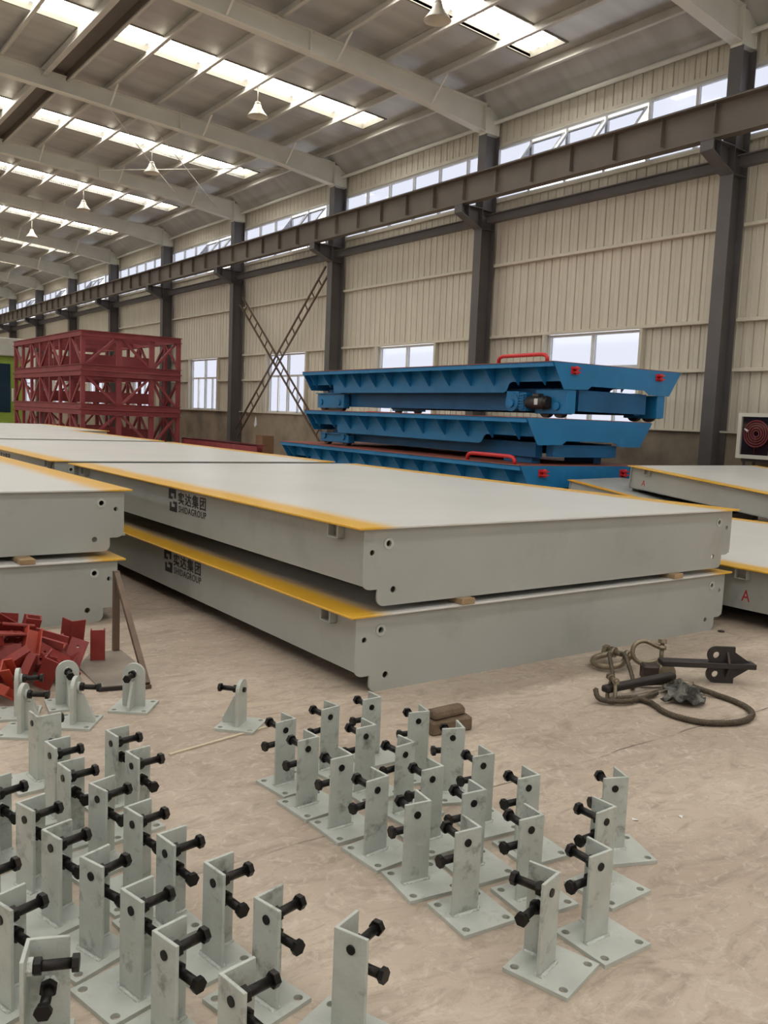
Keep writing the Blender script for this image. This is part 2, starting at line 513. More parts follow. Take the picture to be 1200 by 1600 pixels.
for k in range(-2, 10):
    if k <= 3:
        for i in range(9):
            place('cladding_panel', pm_mid, wr, (XW, YC(k) + i * PW, 0))
            place('cladding_panel', pm_top, wr, (XW, YC(k) + i * PW, 0))
        for i in range(3):
            place('cladding_panel', pm_low, wr, (XW, YC(k) + i * LW, 0))
            place('cladding_panel', pm_low, wr, (XW, YC(k) + WIN_B + i * LW, 0))
    else:      # too far away to tell the sheets apart: one ribbed run per bay
        if k == 4:
            far_mid = panel_mesh('cladding_run', BAY, 3.60, 7.02, 27)
            far_top = panel_mesh('cladding_run', BAY, 8.40, 9.50, 27)
            far_low = panel_mesh('cladding_run', WIN_A, 1.49, 3.60, 9)
        for me in (far_mid, far_top, far_low):
            tag(place('cladding_run', me, wr, (XW, YC(k), 0)), kind='stuff')
        tag(place('cladding_run', far_low, wr, (XW, YC(k) + WIN_B, 0)), kind='stuff')
# closing strips at both ends of the wall, out of sight
MB().box(XW, XW + 0.05, Y_NEAR, YC(-2), 1.49, 9.5).build('cladding_end', 'cladding', wr)
MB().box(XW, XW + 0.05, YC(10), Y_FAR, 1.49, 9.5).build('cladding_end', 'cladding', wr)
g_full = MB().box(0, 0.12, 0, BAY - 0.32, -0.035, 0.035).mesh('girt', 'cladding', 0.006)
g_side = MB().box(0, 0.12, 0, WIN_A - 0.16, -0.035, 0.035).mesh('girt', 'cladding', 0.006)
jamb = MB().box(0, 0.12, -0.04, 0.04, 1.49, 3.585).mesh('window_jamb', 'cladding', 0.006)
tie = MB().box(-0.02, 0.14, 0, BAY - 0.32, -0.09, 0.09).box(-0.1, 0.14, 0, BAY - 0.32, 0.08, 0.1).mesh('tie_beam', 'column')
trim_pair = MB().box(0, 0.05, 0, BAY, 6.98, 7.05).box(0, 0.05, 0, BAY, 8.35, 8.43).mesh('strip_window_trim', 'cladding')  # cladding-coloured trims along sill and head of the strip window
for k in range(-2, 10):
    y = YC(k) + 0.16
    for z in (5.40, 3.62):
        place('girt', g_full, wr, (XW - 0.125, y, z))
    place('girt', g_side, wr, (XW - 0.125, y, 2.67))
    place('girt', g_side, wr, (XW - 0.125, YC(k) + WIN_B, 2.67))
    place('window_jamb', jamb, wr, (XW - 0.125, YC(k) + WIN_A - 0.04, 0))
    place('window_jamb', jamb, wr, (XW - 0.125, YC(k) + WIN_B + 0.04, 0))
    place('tie_beam', tie, wr, (15.2, y, 6.50))
    place('strip_window_trim', trim_pair, wr, (XW - 0.05, YC(k), 0))

# ---- the other walls, behind and beside the camera (plain, with a strip of windows and an open door)
wl = struct('wall_left', MB().box(-15.85, -15.6, Y_NEAR, Y_FAR, 0, 7.05).box(-15.85, -15.6, Y_NEAR, Y_FAR, 8.25, 9.5).mesh('wall_left', 'cladding'))
wn = struct('wall_near', MB().box(-15.6, -4.0, Y_NEAR - 0.2, Y_NEAR, 0, 10.4).box(4.0, 15.6, Y_NEAR - 0.2, Y_NEAR, 0, 10.4)
            .box(-4.0, 4.0, Y_NEAR - 0.2, Y_NEAR, 5.0, 10.4).mesh('wall_near', 'cladding'))
wf = struct('wall_far', MB().box(-15.6, 15.6, Y_FAR, Y_FAR + 0.2, 0, 10.4).mesh('wall_far', 'cladding'))

# ---- windows: a high strip in every bay and a lower window in every bay
SASH_BAYS = {0: (2, 3, 4), 2: (1, 2), 3: (0, 1, 2), 5: (2, 3), 6: (2,), 7: (1, 2)}
def strip_window(n, k):
    w = struct('window_%d' % n, None, (XW + 0.0, YC(k), 0))
    z0, z1 = 7.05, 8.35
    m = 6; p = BAY / m
    fr = MB().box(0, 0.06, 0, BAY, z0, z0 + 0.05).box(0, 0.06, 0, BAY, z1 - 0.06, z1)
    for i in range(m + 1):
        fr.box(-0.01, 0.06, max(0, i * p - 0.035), min(BAY, i * p + 0.035), z0 + 0.05, z1 - 0.06)
    fr.build('window_frame', 'white_frame', w)
    for i in range(m):
        a, b_ = i * p + 0.035, (i + 1) * p - 0.035
        if i in SASH_BAYS.get(k, ()):
            # top-hung sash swung open about its head
            s = place('open_sash', MB().box(-0.02, 0.02, a + .01, a + 0.05, -1.05, 0).box(-0.02, 0.02, b_ - 0.05, b_ - .01, -1.05, 0)
                      .box(-0.02, 0.02, a + 0.05, b_ - 0.05, -0.05, 0).box(-0.02, 0.02, a + 0.05, b_ - 0.05, -1.05, -1.0).mesh('open_sash', 'white_frame'),
                      w, (-0.02, 0, z1 - 0.14), (0, R(38), 0))
            MB().box(-0.004, 0.004, a + 0.05, b_ - 0.05, -1.0, -0.05).build('pane', 'glass', s)
        else:
            MB().box(0.02, 0.028, a, b_, z0 + 0.05, z1 - 0.06).build('pane', 'glass', w)
    return w
def low_window(n, k):
    w = struct('window_%d' % n, None, (XW + 0.02, YC(k), 0))
    a, b_ = WIN_A, WIN_B; z0, z1, zt = 1.49, 3.585, 2.80
    c = (a + b_) / 2
    fr = MB().box(0, 0.07, a, b_, z0, z0 + 0.06).box(0, 0.07, a, b_, z1 - 0.06, z1).box(0, 0.07, a, b_, zt - 0.035, zt + 0.035)
    for y in (a + 0.035, c, b_ - 0.035):
        fr.box(-0.01, 0.07, y - 0.045, y + 0.045, z0, z1)
    for y in ((a + c) / 2, (b_ + c) / 2):
        fr.box(0, 0.06, y - 0.03, y + 0.03, z0, zt)
    fr.build('window_frame', 'white_frame', w)
    for (p, q) in ((a + 0.08, c - 0.045), (c + 0.045, b_ - 0.08)):
        MB().box(0.03, 0.038, p, q, zt + 0.035, z1 - 0.06).build('pane', 'glass', w)
        mid = (p + q) / 2
        MB().box(0.03, 0.038, p, mid - 0.03, z0 + 0.06, zt - 0.035).build('pane', 'glass', w)
        MB().box(0.03, 0.038, mid + 0.03, q, z0 + 0.06, zt - 0.035).build('pane', 'glass', w)
n = 1
for k in range(-2, 10):
    strip_window(n, k); n += 1
for k in range(-2, 10):
    low_window(n, k); n += 1

# ---- roof: sheets, translucent strips, purlins, rafters
ce = struct('ceiling')
SKY_W = 1.05
SKY_OFF = {0: 3.62, 1: 3.22, 2: 3.55}
def sky_y(k): return YC(k) + SKY_OFF.get(k, 3.45)
def slope_box(xa, xb, ya, yb, t):
    """Sheet following the roof slope between xa and xb (same side of the ridge)."""
    za, zb = roof_z(xa), roof_z(xb)
    return MB()._add([(xa, ya, za), (xb, ya, zb), (xb, yb, zb), (xa, yb, za), (xa, ya, za + t), (xb, ya, zb + t), (xb, yb, zb + t), (xa, yb, za + t)],
                     [(0, 3, 2, 1), (4, 5, 6, 7), (0, 1, 5, 4), (1, 2, 6, 5), (2, 3, 7, 6), (3, 0, 4, 7)])
ks = list(range(-5, 10))  # nearest bays unseen, added with their skylights for light from behind
for side in (1, -1):
    prev = Y_NEAR - 0.2
    for k in ks:
        a = sky_y(k)
        slope_box(15.75 * side, 0.0, prev, a, 0.06).build('roof_sheet', 'foil', ce)
        slope_box(15.75 * side, 14.33 if side > 0 else -8.0, a, a + SKY_W, 0.06).build('roof_sheet', 'foil', ce)
        prev = a + SKY_W
    slope_box(15.75 * side, 0.0, prev, Y_FAR + 0.2, 0.06).build('roof_sheet', 'foil', ce)
PUR = [14.63, 13.33, 12.0, 10.66, 9.35, 8.03, 6.68, 5.38, 4.07, 2.76, 1.4]
def pane_mesh(xa, xb):
    """Corrugated translucent sheet, ribs running up the slope; local origin at (0, y0, 0)."""
    za, zb = roof_z(xa), roof_z(xb)
    ys = []; N_ = 4
    for i in range(N_):
        p = SKY_W / N_; y = i * p
        ys += [(y, 0), (y + p * .6, 0), (y + p * .7, 0.03), (y + p * .9, 0.03)]
    ys.append((SKY_W, 0))
    v = [(xa, y, za + 0.13 + d) for y, d in ys] + [(xb, y, zb + 0.13 + d) for y, d in ys]
    m = len(ys)
    return MB()._add(v, [(i, i + 1, m + i + 1, m + i) for i in range(m - 1)]).mesh('skylight_pane', 'skylight')
edges_x = [14.33] + PUR[1:8]
panes = [pane_mesh(edges_x[i] - (0.05 if i else 0), edges_x[i + 1] + 0.05) for i in range(len(edges_x) - 1)]
pane_rest = pane_mesh(5.33, 0.05)
pane_left_fill = pane_mesh(-0.05, -8.0)  # unseen glowing panes, added and sized to brighten the deck sides
curb = MB()
for (y0, y1) in ((-0.05, 0.0), (SKY_W, SKY_W + 0.05)):
    za, zb = roof_z(14.36) - 0.02, roof_z(0.0) - 0.02
    curb._add([(14.36, y0, za), (0, y0, zb), (0, y1, zb), (14.36, y1, za), (14.36, y0, za + .2), (0, y0, zb + .2), (0, y1, zb + .2), (14.36, y1, za + .2)],
              [(0, 3, 2, 1), (4, 5, 6, 7), (0, 1, 5, 4), (1, 2, 6, 5), (2, 3, 7, 6), (3, 0, 4, 7)])
curb.box(14.31, 14.36, 0, SKY_W, roof_z(14.33) - 0.02, roof_z(14.33) + 0.18)
curb = curb.mesh('skylight_curb', 'curb')
for k in ks:
    a = sky_y(k)
    for me in panes + [pane_rest, pane_left_fill]:
        place('skylight_pane', me, ce, (0, a, 0))
    place('skylight_curb', curb, ce, (0, a, 0))
for i, x in enumerate(PUR):
    z = roof_z(x)
    pm = MB()
    if i == 6:      # deep double beam with an open underside
        for dx in (-0.26, 0.26):
            pm.box(x + dx - 0.012, x + dx + 0.012, Y_NEAR, Y_FAR, z - 0.32, z - 0.01)
        inner = MB().box(x - 0.24, x + 0.24, Y_NEAR, Y_FAR, z - 0.12, z - 0.10).box(x - 0.246, x - 0.234, Y_NEAR, Y_FAR, z - 0.31, z - 0.12).box(x + 0.234, x + 0.246, Y_NEAR, Y_FAR, z - 0.31, z - 0.12)  # dark lining put in for the shade inside the beam
        inner.build('beam_shade_channel', 'girder', ce)
        pm.box(x - 0.38, x - 0.248, Y_NEAR, Y_FAR, z - 0.34, z - 0.32).box(x + 0.248, x + 0.31, Y_NEAR, Y_FAR, z - 0.34, z - 0.32)
    else:
        pm.box(x - 0.006, x + 0.006, Y_NEAR, Y_FAR, z - 0.2, z - 0.005)
        pm.box(x - 0.08, x - 0.006, Y_NEAR, Y_FAR, z - 0.2, z - 0.188).box(x + 0.006, x + 0.07, Y_NEAR, Y_FAR, z - 0.02, z - 0.005)
        pm.box(x - 0.08, x - 0.072, Y_NEAR, Y_FAR, z - 0.188, z - 0.165)
    pm.build('purlin', 'galv', ce)
MB()._add([(14.72, Y_NEAR, roof_z(14.72) - 0.004), (15.58, Y_NEAR, 8.93), (15.58, Y_FAR, 8.93), (14.72, Y_FAR, roof_z(14.72) - 0.004),
           (14.72, Y_NEAR, roof_z(14.72) + 0.01), (15.58, Y_NEAR, 8.95), (15.58, Y_FAR, 8.95), (14.72, Y_FAR, roof_z(14.72) + 0.01)],
          [(0, 3, 2, 1), (4, 5, 6, 7), (0, 1, 5, 4), (1, 2, 6, 5), (2, 3, 7, 6), (3, 0, 4, 7)]).build('eave_lining', 'foil', ce)
MB().tube([(15.35, Y_NEAR, 8.88), (15.35, Y_FAR, 8.88)], 0.05, 10).build('eave_strut', 'cream', ce)

def rtop(x): return 9.25 + SLOPE * (15.36 - x)
BOT = [(15.5, 8.60), (15.05, 8.62), (12.9, 8.93), (12.0, 9.02), (7.35, 9.38), (0.0, 9.90)]
def rb(x):
    for (x1, z1), (x0, z0) in zip(BOT, BOT[1:]):
        if x0 <= x <= x1: return z0 + (z1 - z0) * (x - x0) / (x1 - x0)
web_poly = [(x, z) for x, z in BOT] + [(0.0, rtop(0)), (15.5, rtop(15.5))]
web_all = web_poly[:5] + [(0.0, 9.90)] + [(-x, z) for x, z in reversed(BOT[:5])] + [(-15.5, rtop(15.5)), (0.0, rtop(0)), (15.5, rtop(15.5))]
raf_web = MB().prism(web_all, 0.014, 'xz', -0.007).mesh('rafter', 'cream')
def flange(pts, w, t):
    mb = MB()
    v = []
    for x, z in pts: v += [(x, -w / 2, z - t), (x, w / 2, z - t), (x, w / 2, z), (x, -w / 2, z)]
    fs = []
    m = len(pts)
    for i in range(m - 1):
        for j in range(4):
            j2 = (j + 1) % 4
            fs.append((i * 4 + j, i * 4 + j2, (i + 1) * 4 + j2, (i + 1) * 4 + j))
    fs += [(0, 1, 2, 3), tuple((m - 1) * 4 + j for j in (3, 2, 1, 0))]
    return mb._add(v, fs)
full_bot = BOT[1:] + [(-x, z) for x, z in reversed(BOT[1:-1])]
raf_bot = flange(full_bot, 0.24, 0.018).mesh('bottom_flange', 'cream')
raf_top = flange([(15.5, rtop(15.5)), (0, rtop(0)), (-15.5, rtop(15.5))], 0.22, 0.014).mesh('top_flange', 'cream')
stf = MB().box(15.03, 15.06, -0.12, 0.12, 8.55, 9.3).box(15.48, 15.5, -0.12, 0.12, 8.6, 9.3).box(9.98, 10.02, -0.11, 0.11, rb(10.0), rtop(10.0))
stf.box(4.6, 4.62, -0.1, 0.1, rb(4.6), rtop(4.6))
stf = stf.mesh('stiffener', 'cream')
knee = MB().box(15.06, 15.48, -0.1, 0.1, 8.585, 9.2).mesh('knee_plate', 'cream')
fly = []
for x in (PUR[1], PUR[3], PUR[5]):
    fly.append(MB().bar((x, -0.10, rb(x) + 0.02), (x + 0.02, -0.62, roof_z(x) - 0.19), 0.05, 0.02).mesh('fly_brace', 'cream'))
for k in range(-5, 10):
    r = place('rafter', raf_web, ce, (0, YC(k), 0))
    for nm, me in (('bottom_flange', raf_bot), ('top_flange', raf_top), ('stiffener', stf), ('knee_plate', knee)):
        place(nm, me, r)
    for me in fly: place('fly_brace', me, r)

# thin bracing rods below the roof sheets
for p, q in (((8.1, YC(2), 9.25), (10.45, 27.4, 9.02)), ((10.45, 27.4, 9.02), (13.0, YC(3), 8.98)),              ((9.0, YC(2), 9.32), (14.4, YC(3), 8.95)), ((14.4, YC(2), 9.0), (9.2, YC(3), 9.3))):
    MB().tube([p, q], 0.012, 6).build('bracing_rod', 'cream', ce)

# ---- steel columns with corbels
ORD = ['', 'second', 'third', 'fourth', 'fifth', 'sixth', 'seventh', 'eighth', 'ninth', 'tenth']
def make_column():
    c = thing('steel_column', '', 'column')
    MB().box(XC, XC + 0.018, -0.14, 0.14, 0.0, 8.56).build('flange', 'column', c)
    MB().box(15.48, 15.498, -0.14, 0.14, 0.0, 8.56).build('flange', 'column', c)
    MB().box(XC + 0.018, 15.48, -0.007, 0.007, 0.0, 8.56).build('web', 'column', c)
    MB().box(XC - 0.08, 15.54, -0.2, 0.2, 0.0, 0.025).build('base_plate', 'column', c)
    cb = MB().prism([(XC, 6.75), (14.38, 6.75), (14.38, 6.58), (XC, 6.28)], 0.014, 'xz', -0.007).build('corbel', 'column', c)
    MB().box(14.36, XC, -0.14, 0.14, 6.75, 6.77).build('corbel_top', 'column', cb)
    v = []
    for x, z in ((14.38, 6.58), (XC, 6.28)): v += [(x, -0.14, z - 0.018), (x, 0.14, z - 0.018), (x, 0.14, z), (x, -0.14, z)]
    MB()._add(v, [(0, 1, 2, 3), (7, 6, 5, 4), (0, 4, 5, 1), (1, 5, 6, 2), (2, 6, 7, 3), (3, 7, 4, 0)]).build('corbel_flange', 'column', cb)
    MB().box(14.37, 14.386, -0.14, 0.14, 6.575, 6.75).build('corbel_end', 'column', cb)
    MB().box(14.62, 14.632, -0.13, 0.13, 6.47, 6.75).build('corbel_stiffener', 'column', cb)
    MB().box(XC + 0.018, 15.48, -0.13, 0.13, 6.73, 6.745).build('cap_stiffener', 'column', c)
    MB().box(XC + 0.018, 15.48, -0.13, 0.13, 6.27, 6.285).build('cap_stiffener', 'column', c)
    return c
col0 = make_column()
for k in range(-1, 10):
    c = col0 if k == -1 else copy_tree(col0)
    c.location = (0, YC(k), 0)
    if k == -1: lb = 'dark steel wall column just beyond the right edge of the picture'
    elif k == 0: lb = 'tall dark steel column at right, beside the hose cabinet'
    elif k == 1: lb = 'dark steel column rising behind the middle of the blue cart stack'
    elif k == 2: lb = 'dark steel column at the right end of the crossed lattice bracing'
    elif k == 3: lb = 'dark steel column at the left end of the crossed lattice bracing'
    elif k == 4: lb = 'dark steel column behind the right end of the red truss frames'
    else: lb = 'dark steel column, %s in the row counted from the right edge of the picture' % ORD[k]
    tag(c, lb, 'column', 'steel columns along the right-hand wall')

# ---- crane runway girder on the corbels
cg = thing('crane_girder', 'long brown steel crane runway girder with rail along the right wall', 'girder', (14.5, 0, 6.775))
gy0, gy1 = YC(-1) - 0.3, YC(9) + 0.3
MB().box(-0.008, 0.008, gy0, gy1, 0.016, 0.604).build('web', 'girder', cg)
MB().box(-0.17, 0.17, gy0, gy1, 0.604, 0.625).build('top_flange', 'girder', cg)
MB().box(-0.11, 0.11, gy0, gy1, 0.0, 0.016).build('bottom_flange', 'girder', cg)
MB().box(-0.035, 0.035, gy0, gy1, 0.625, 0.65).box(-0.012, 0.012, gy0, gy1, 0.65, 0.7).build('rail', 'column', cg)
sme = MB().box(-0.105, 0.105, -0.006, 0.006, 0.09, 0.604).mesh('stiffener', 'girder')
for k in range(-1, 9):
    for i in range(6):
        place('stiffener', sme, cg, (0, YC(k) - 0.1 + i * BAY / 6, 0))

# ---- crossed lattice bracing between two columns
br = thing('lattice_cross_brace', 'rusty crossed lattice bracing with rungs, between two wall columns', 'bracing', (15.2, 0, 0))
def lattice(y0, z0, y1, z1, wide, mat, dx, n):
    d = place('lattice_diagonal', MB().bar((dx, y0, z0), (dx, y1, z1), 0.05, 0.05).mesh('lattice_diagonal', mat), br)
    L_ = math.hypot(y1 - y0, z1 - z0); ny, nz = -(z1 - z0) / L_, (y1 - y0) / L_
    if ny > 0: ny, nz = -ny, -nz
    MB().bar((dx, y0 - ny * wide, z0 - nz * wide), (dx, y1 - ny * wide, z1 - nz * wide), 0.05, 0.05).build('chord', mat, d)
    for i in range(1, n):
        t = i / n
        p = (dx, y0 + (y1 - y0) * t, z0 + (z1 - z0) * t)
        MB().bar(p, (dx, p[1] - ny * wide, p[2] - nz * wide), 0.03, 0.03).build('rung', mat, d)
lattice(YC(3) - 0.55, 0.55, YC(2) + 0.22, 5.95, 0.32, 'rust_brown', -0.03, 15)
lattice(YC(3) - 0.52, 5.75, YC(2) + 0.22, 0.7, 0.32, 'rust_brown', 0.05, 15)

# ---- pendant high-bay lamps
def make_lamp():
    t = thing('pendant_lamp', '', 'lamp')
    MB().lathe([(0.07, 0.30), (0.085, 0.29), (0.11, 0.21), (0.17, 0.12), (0.25, 0.02), (0.262, 0.0), (0.25, 0.004), (0.16, 0.11), (0.10, 0.20), (0.0, 0.21)], n=24).build('lamp_shade', 'lamp', t)
    MB().lathe([(0.0, 0.36), (0.06, 0.355), (0.075, 0.33), (0.075, 0.29), (0.0, 0.285)], n=18).build('cap', 'lamp', t)
    MB().cyl((0, 0, 0.35), (0, 0, 0.72), 0.014, n=8).build('rod', 'lamp', t)
    MB().lathe([(0.0, 0.1), (0.05, 0.12), (0.06, 0.16), (0.03, 0.22), (0.0, 0.24)], n=12).build('bulb', 'white_frame', t)
    return t
LAMPS = [(10.66, 13.6, 'white pendant lamp at the top edge, nearest the camera'),
         (10.66, 20.75, 'white bell-shaped pendant lamp hanging mid-roof, second nearest'),
         (10.66, 27.9, 'white pendant lamp with thin wires running to it'),
         (10.66, 34.9, 'white pendant lamp fourth from the camera'),
         (10.66, 42.4, 'small white pendant lamp far back at the left edge')]
lamp0 = make_lamp()
for i, (x, y, lb) in enumerate(LAMPS):
    l = lamp0 if i == 0 else copy_tree(lamp0)
    l.location = (x, y, roof_z(x) - 0.2 - 0.72)
    tag(l, lb, 'lamp', 'pendant lamps under the roof')

# ---- fire hose cabinet by the wall
hc = thing('hose_cabinet', 'pale framed glass-front hose cabinet on the wall at the right edge', 'cabinet', (15.0, 8.82, 1.0))
MB().box(0.06, 0.5, -0.02, 0.70, 0.0, 0.84).build('body', 'cab_dark', hc)
MB().box(0, 0.06, -0.02, 0.70, 0, 0.07).box(0, 0.06, -0.02, 0.70, 0.77, 0.84).box(0, 0.06, -0.02, 0.05, 0.07, 0.77).box(0, 0.06, 0.63, 0.70, 0.07, 0.77).build('door_frame', 'cream', hc)
MB().box(0.03, 0.036, 0.05, 0.63, 0.07, 0.77).build('glass_pane', 'glass_clear', hc)
reel = MB()
for i in range(5):
    reel.tube([(0.045, 0.34 + (0.06 + 0.045 * i) * math.cos(a * PI / 12), 0.46 + (0.06 + 0.045 * i) * math.sin(a * PI / 12)) for a in range(24)], 0.02, 6, True)
hr = thing('hose_reel', 'coiled red fire hose behind the cabinet glass', 'hose', (15.0, 8.82, 1.0))
reel.build('coil', 'hose', hr)
MB().tube([(0.045, 0.34, 0.4), (0.05, 0.36, 0.2), (0.05, 0.35, 0.1)], 0.018, 6).build('hose_tail', 'hose', hr)
MB().cyl((0.04, 0.5, 0.5), (0.04, 0.58, 0.55), 0.025, 0.015, 10).build('nozzle', 'cloth', hr)
hs = thing('cabinet_stand', 'dark steel stand under the hose cabinet', 'stand', (15.0, 8.82, 0))
MB().box(0.1, 0.5, 0.02, 0.64, 0.94, 1.0).build('shelf', 'column', hs)
for y in (0.05, 0.58):
    for x in (0.12, 0.45):
        MB().box(x, x + 0.04, y, y + 0.04, 0, 0.94).build('leg', 'column', hs)
# ================================================================ WEIGHBRIDGE DECK MODULES
HW, LEN, TOP = 1.685, 5.12, 0.439
def end_outline():
    p = []
    p += [(-HW, TOP - 0.012), (-HW, 0.15)]
    p += arc(-HW + 0.05, 0.145, 0.05, 180, 270, 5)
    p += [(-1.585, 0.095), (-1.585, 0.045)]
    p += arc(-1.54, 0.045, 0.045, 180, 270, 4)
    q = [(-x, z) for x, z in reversed(p)]
    return p + q
holes = []
for s in (-1, 1):
    holes += [ring_pts(s * 1.522, 0.344, 0.018), ring_pts(s * 1.627, 0.298, 0.016), ring_pts(s * 1.477, 0.087, 0.019)]
ep_me = holed('end_plate', end_outline(), holes, 0.012, 'deck_grey')
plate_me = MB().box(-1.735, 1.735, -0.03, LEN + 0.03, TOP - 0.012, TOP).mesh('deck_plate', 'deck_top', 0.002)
web_me = MB().box(-0.006, 0.006, 0.012, LEN - 0.012, 0.105, TOP - 0.012).box(-0.006, 0.06, 0.012, LEN - 0.012, 0.105, 0.117).mesh('side_beam', 'deck_grey')
rib_me = MB().box(-0.15, 0.15, 0.012, LEN - 0.012, 0.17, 0.18).box(-0.15, -0.142, 0.012, LEN - 0.012, 0.18, TOP - 0.012).box(0.142, 0.15, 0.012, LEN - 0.012, 0.18, TOP - 0.012).mesh('floor_rib', 'deck_grey')
foot_me = MB().box(-1.60, 1.60, 0, 0.16, 0.12, 0.28).mesh('end_beam', 'deck_grey')
lug_me = MB().box(-0.05, 0.0, -0.055, -0.043, -0.085, 0).box(-0.05, 0.0, 0.043, 0.055, -0.085, 0).box(-0.05, 0.0, -0.055, 0.055, -0.085, -0.075).mesh('lifting_lug', 'deck_grey', 0.003)
bush = MB()
bo, bi = ring_pts(0, 0, 0.032, 16), ring_pts(0, 0, 0.018, 16)
bush_me = holed('bushing', bo, [bi], 0.006, 'bracket_clean')
CJK = text_mesh('cjk_lettering', '\u5b9e\u8fbe\u96c6\u56e2', 0.135, 'ink', 0.0006, bold=0.0022, space=1.22)
LAT = text_mesh('latin_lettering', 'SHIDAGROUP', 0.085, 'ink', 0.0006, bold=0.0008, space=1.12)
LET_A = text_mesh('letter', 'A', 0.13, 'ink_red', 0.0006, 'CENTER', 0.8)
def fit(me, w, h):
    xs = [v.co.x for v in me.vertices]; ys = [v.co.y for v in me.vertices]
    for v in me.vertices:
        v.co.x = (v.co.x - min(xs)) / (max(xs) - min(xs)) * w
        v.co.y = (v.co.y - min(ys)) / (max(ys) - min(ys)) * h
fit(CJK, 0.50, 0.098); fit(LAT, 0.50, 0.050)
def emblem_mesh():
    """Blocky S of two interlocking hooks, 1 x 1 grid."""
    mb = MB()
    def r(x0, x1, y0, y1):
        mb.box(x0, x1, y0, y1, -0.0006, 0.0006)
        mb.box(1 - x1, 1 - x0, 1 - y1, 1 - y0, -0.0006, 0.0006)
    r(0.0, 0.86, 0.80, 1.0); r(0.0, 0.26, 0.60, 0.80); r(0.66, 0.86, 0.60, 0.80)
    r(0.0, 0.46, 0.54, 0.60); r(0.22, 0.46, 0.60, 0.66)
    for i, v in enumerate(mb.v): mb.v[i] = (v[0] * 0.165, v[1] * 0.175, v[2])
    return mb.mesh('emblem', 'ink')
EMB = emblem_mesh()

def deck(label, cx, y0, z, rotz=0.0, tilt=0.0, logo=False, letter=None, group=None):
    t = thing('weighbridge_deck', label, 'scale deck', (cx, y0, z), (tilt, 0, rotz), group)
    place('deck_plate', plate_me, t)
    for y in (0.0, LEN - 0.012):
        e = place('end_plate', ep_me, t, (0, y, 0))
        for s in (-1, 1):
            place('bushing', bush_me, e, (s * 1.522, -0.006 if y == 0 else 0.012, 0.344))
    for s in (-1, 1):
        place('side_beam', web_me, t, (s * 1.64, 0, 0), (0, 0, 0))
        for y in (0.30, LEN - 0.30):
            place('lifting_lug', lug_me, t, (s * 1.646 + (0.05 if s > 0 else 0), y, TOP - 0.012))
    for x in (-1.2, -0.6, 0.0, 0.6, 1.2):
        place('floor_rib', rib_me, t, (x, 0, 0))
    for y in (0.30, LEN - 0.46):
        place('end_beam', foot_me, t, (0, y, 0))
    fx = -1.6475
    if logo:
        # lettering on the long side that faces the aisle: reads along -y
        rt = (PI / 2, 0, -PI / 2)
        place('emblem', EMB, t, (fx, 2.765, 0.225), rt)
        place('cjk_lettering', CJK, t, (fx, 2.575, 0.292), rt)
        place('latin_lettering', LAT, t, (fx, 2.565, 0.232), rt)
    if letter is not None:
        place('letter', LET_A, t, (fx, letter, 0.17), (PI / 2, 0, -PI / 2))
    return t

MAIN = 'weighbridge deck modules stacked in pairs'
deck('upper grey weighbridge deck with yellow edges and black logo, in the centre', 4.3225, 3.797, 0.475, logo=True, letter=4.1, group=MAIN)
deck('lower grey weighbridge deck with black logo, on the floor in the centre', 4.292, 3.797, 0.0, logo=True, group=MAIN)
deck('upper grey yellow-edged weighbridge deck at the left edge, above the red steel pile', 0.477, 6.12, 0.475, group=MAIN)
deck('lower grey weighbridge deck at the left edge, behind the red steel pile', 0.395, 6.01, 0.0, group=MAIN)
deck('grey weighbridge deck directly behind the central stack, top of its pile', 4.256, 9.35, 0.475, logo=True, group=MAIN)
deck('lower grey weighbridge deck of the pile behind the central stack', 4.25, 9.33, 0.0, group=MAIN)
deck('grey weighbridge deck in front of the farthest one, near the red trusses', 4.29, 15.02, 0.475, group=MAIN)
deck('lower grey weighbridge deck second from the red trusses', 4.29, 15.0, 0.0, group=MAIN)
deck('farthest grey weighbridge deck, next to the red truss frames', 5.08, 20.33, 0.475, group=MAIN)
deck('lower deck of the farthest weighbridge pile', 5.08, 20.3, 0.0, group=MAIN)
deck('grey weighbridge deck marked with red A beside the wire sling, on timbers', 7.885, 3.5, 0.02, letter=0.27, group=MAIN)
deck('tilted grey weighbridge deck marked with red A, below the hose cabinet', 12.5, 3.52, 0.0, tilt=R(5.35), letter=4.88, group=MAIN)

# low ramp section leaning behind the tilted deck
rp = thing('ramp_plate', 'low yellow-edged grey ramp section leaning in front of the blue carts', 'ramp', (10.6, 7.14, 0.02), (R(8.5), 0, R(10)))
MB().box(0, 1.7, -0.02, 2.25, 0.288, 0.30).build('deck_plate', 'deck_grey', rp)
MB().box(0, 0.14, -0.021, 2.251, 0.2885, 0.3015).build('yellow_edge', paint('yellow_edge_paint', (232, 168, 36), 0.4, var=0.06), rp)
MB().box(0.05, 0.062, 0, 2.22, 0.02, 0.288).build('side_beam', 'deck_grey', rp)
MB().box(1.638, 1.65, 0, 2.22, 0.02, 0.288).build('side_beam', 'deck_grey', rp)
MB().box(0.03, 1.67, 2.21, 2.222, 0.0, 0.288).build('end_plate', 'deck_grey', rp)
MB().box(0.03, 1.67, 0.0, 0.012, 0.0, 0.288).build('end_plate', 'deck_grey', rp)
# timber props that carry the ramp and the raised end of the tilted deck
pw = paint('dark_timber', (92, 74, 56), 0.85, var=0.2, scale=8)
o = MB().box(10.35, 11.8, 9.05, 9.25, 0.0, 0.36).build('timber_prop', pw); tag(o, 'timber baulk under the raised end of the ramp section', 'timber')
o = MB().box(10.95, 14.0, 8.36, 8.55, 0.0, 0.46).build('timber_prop', pw); tag(o, 'timber baulk carrying the raised end of the tilted deck', 'timber')

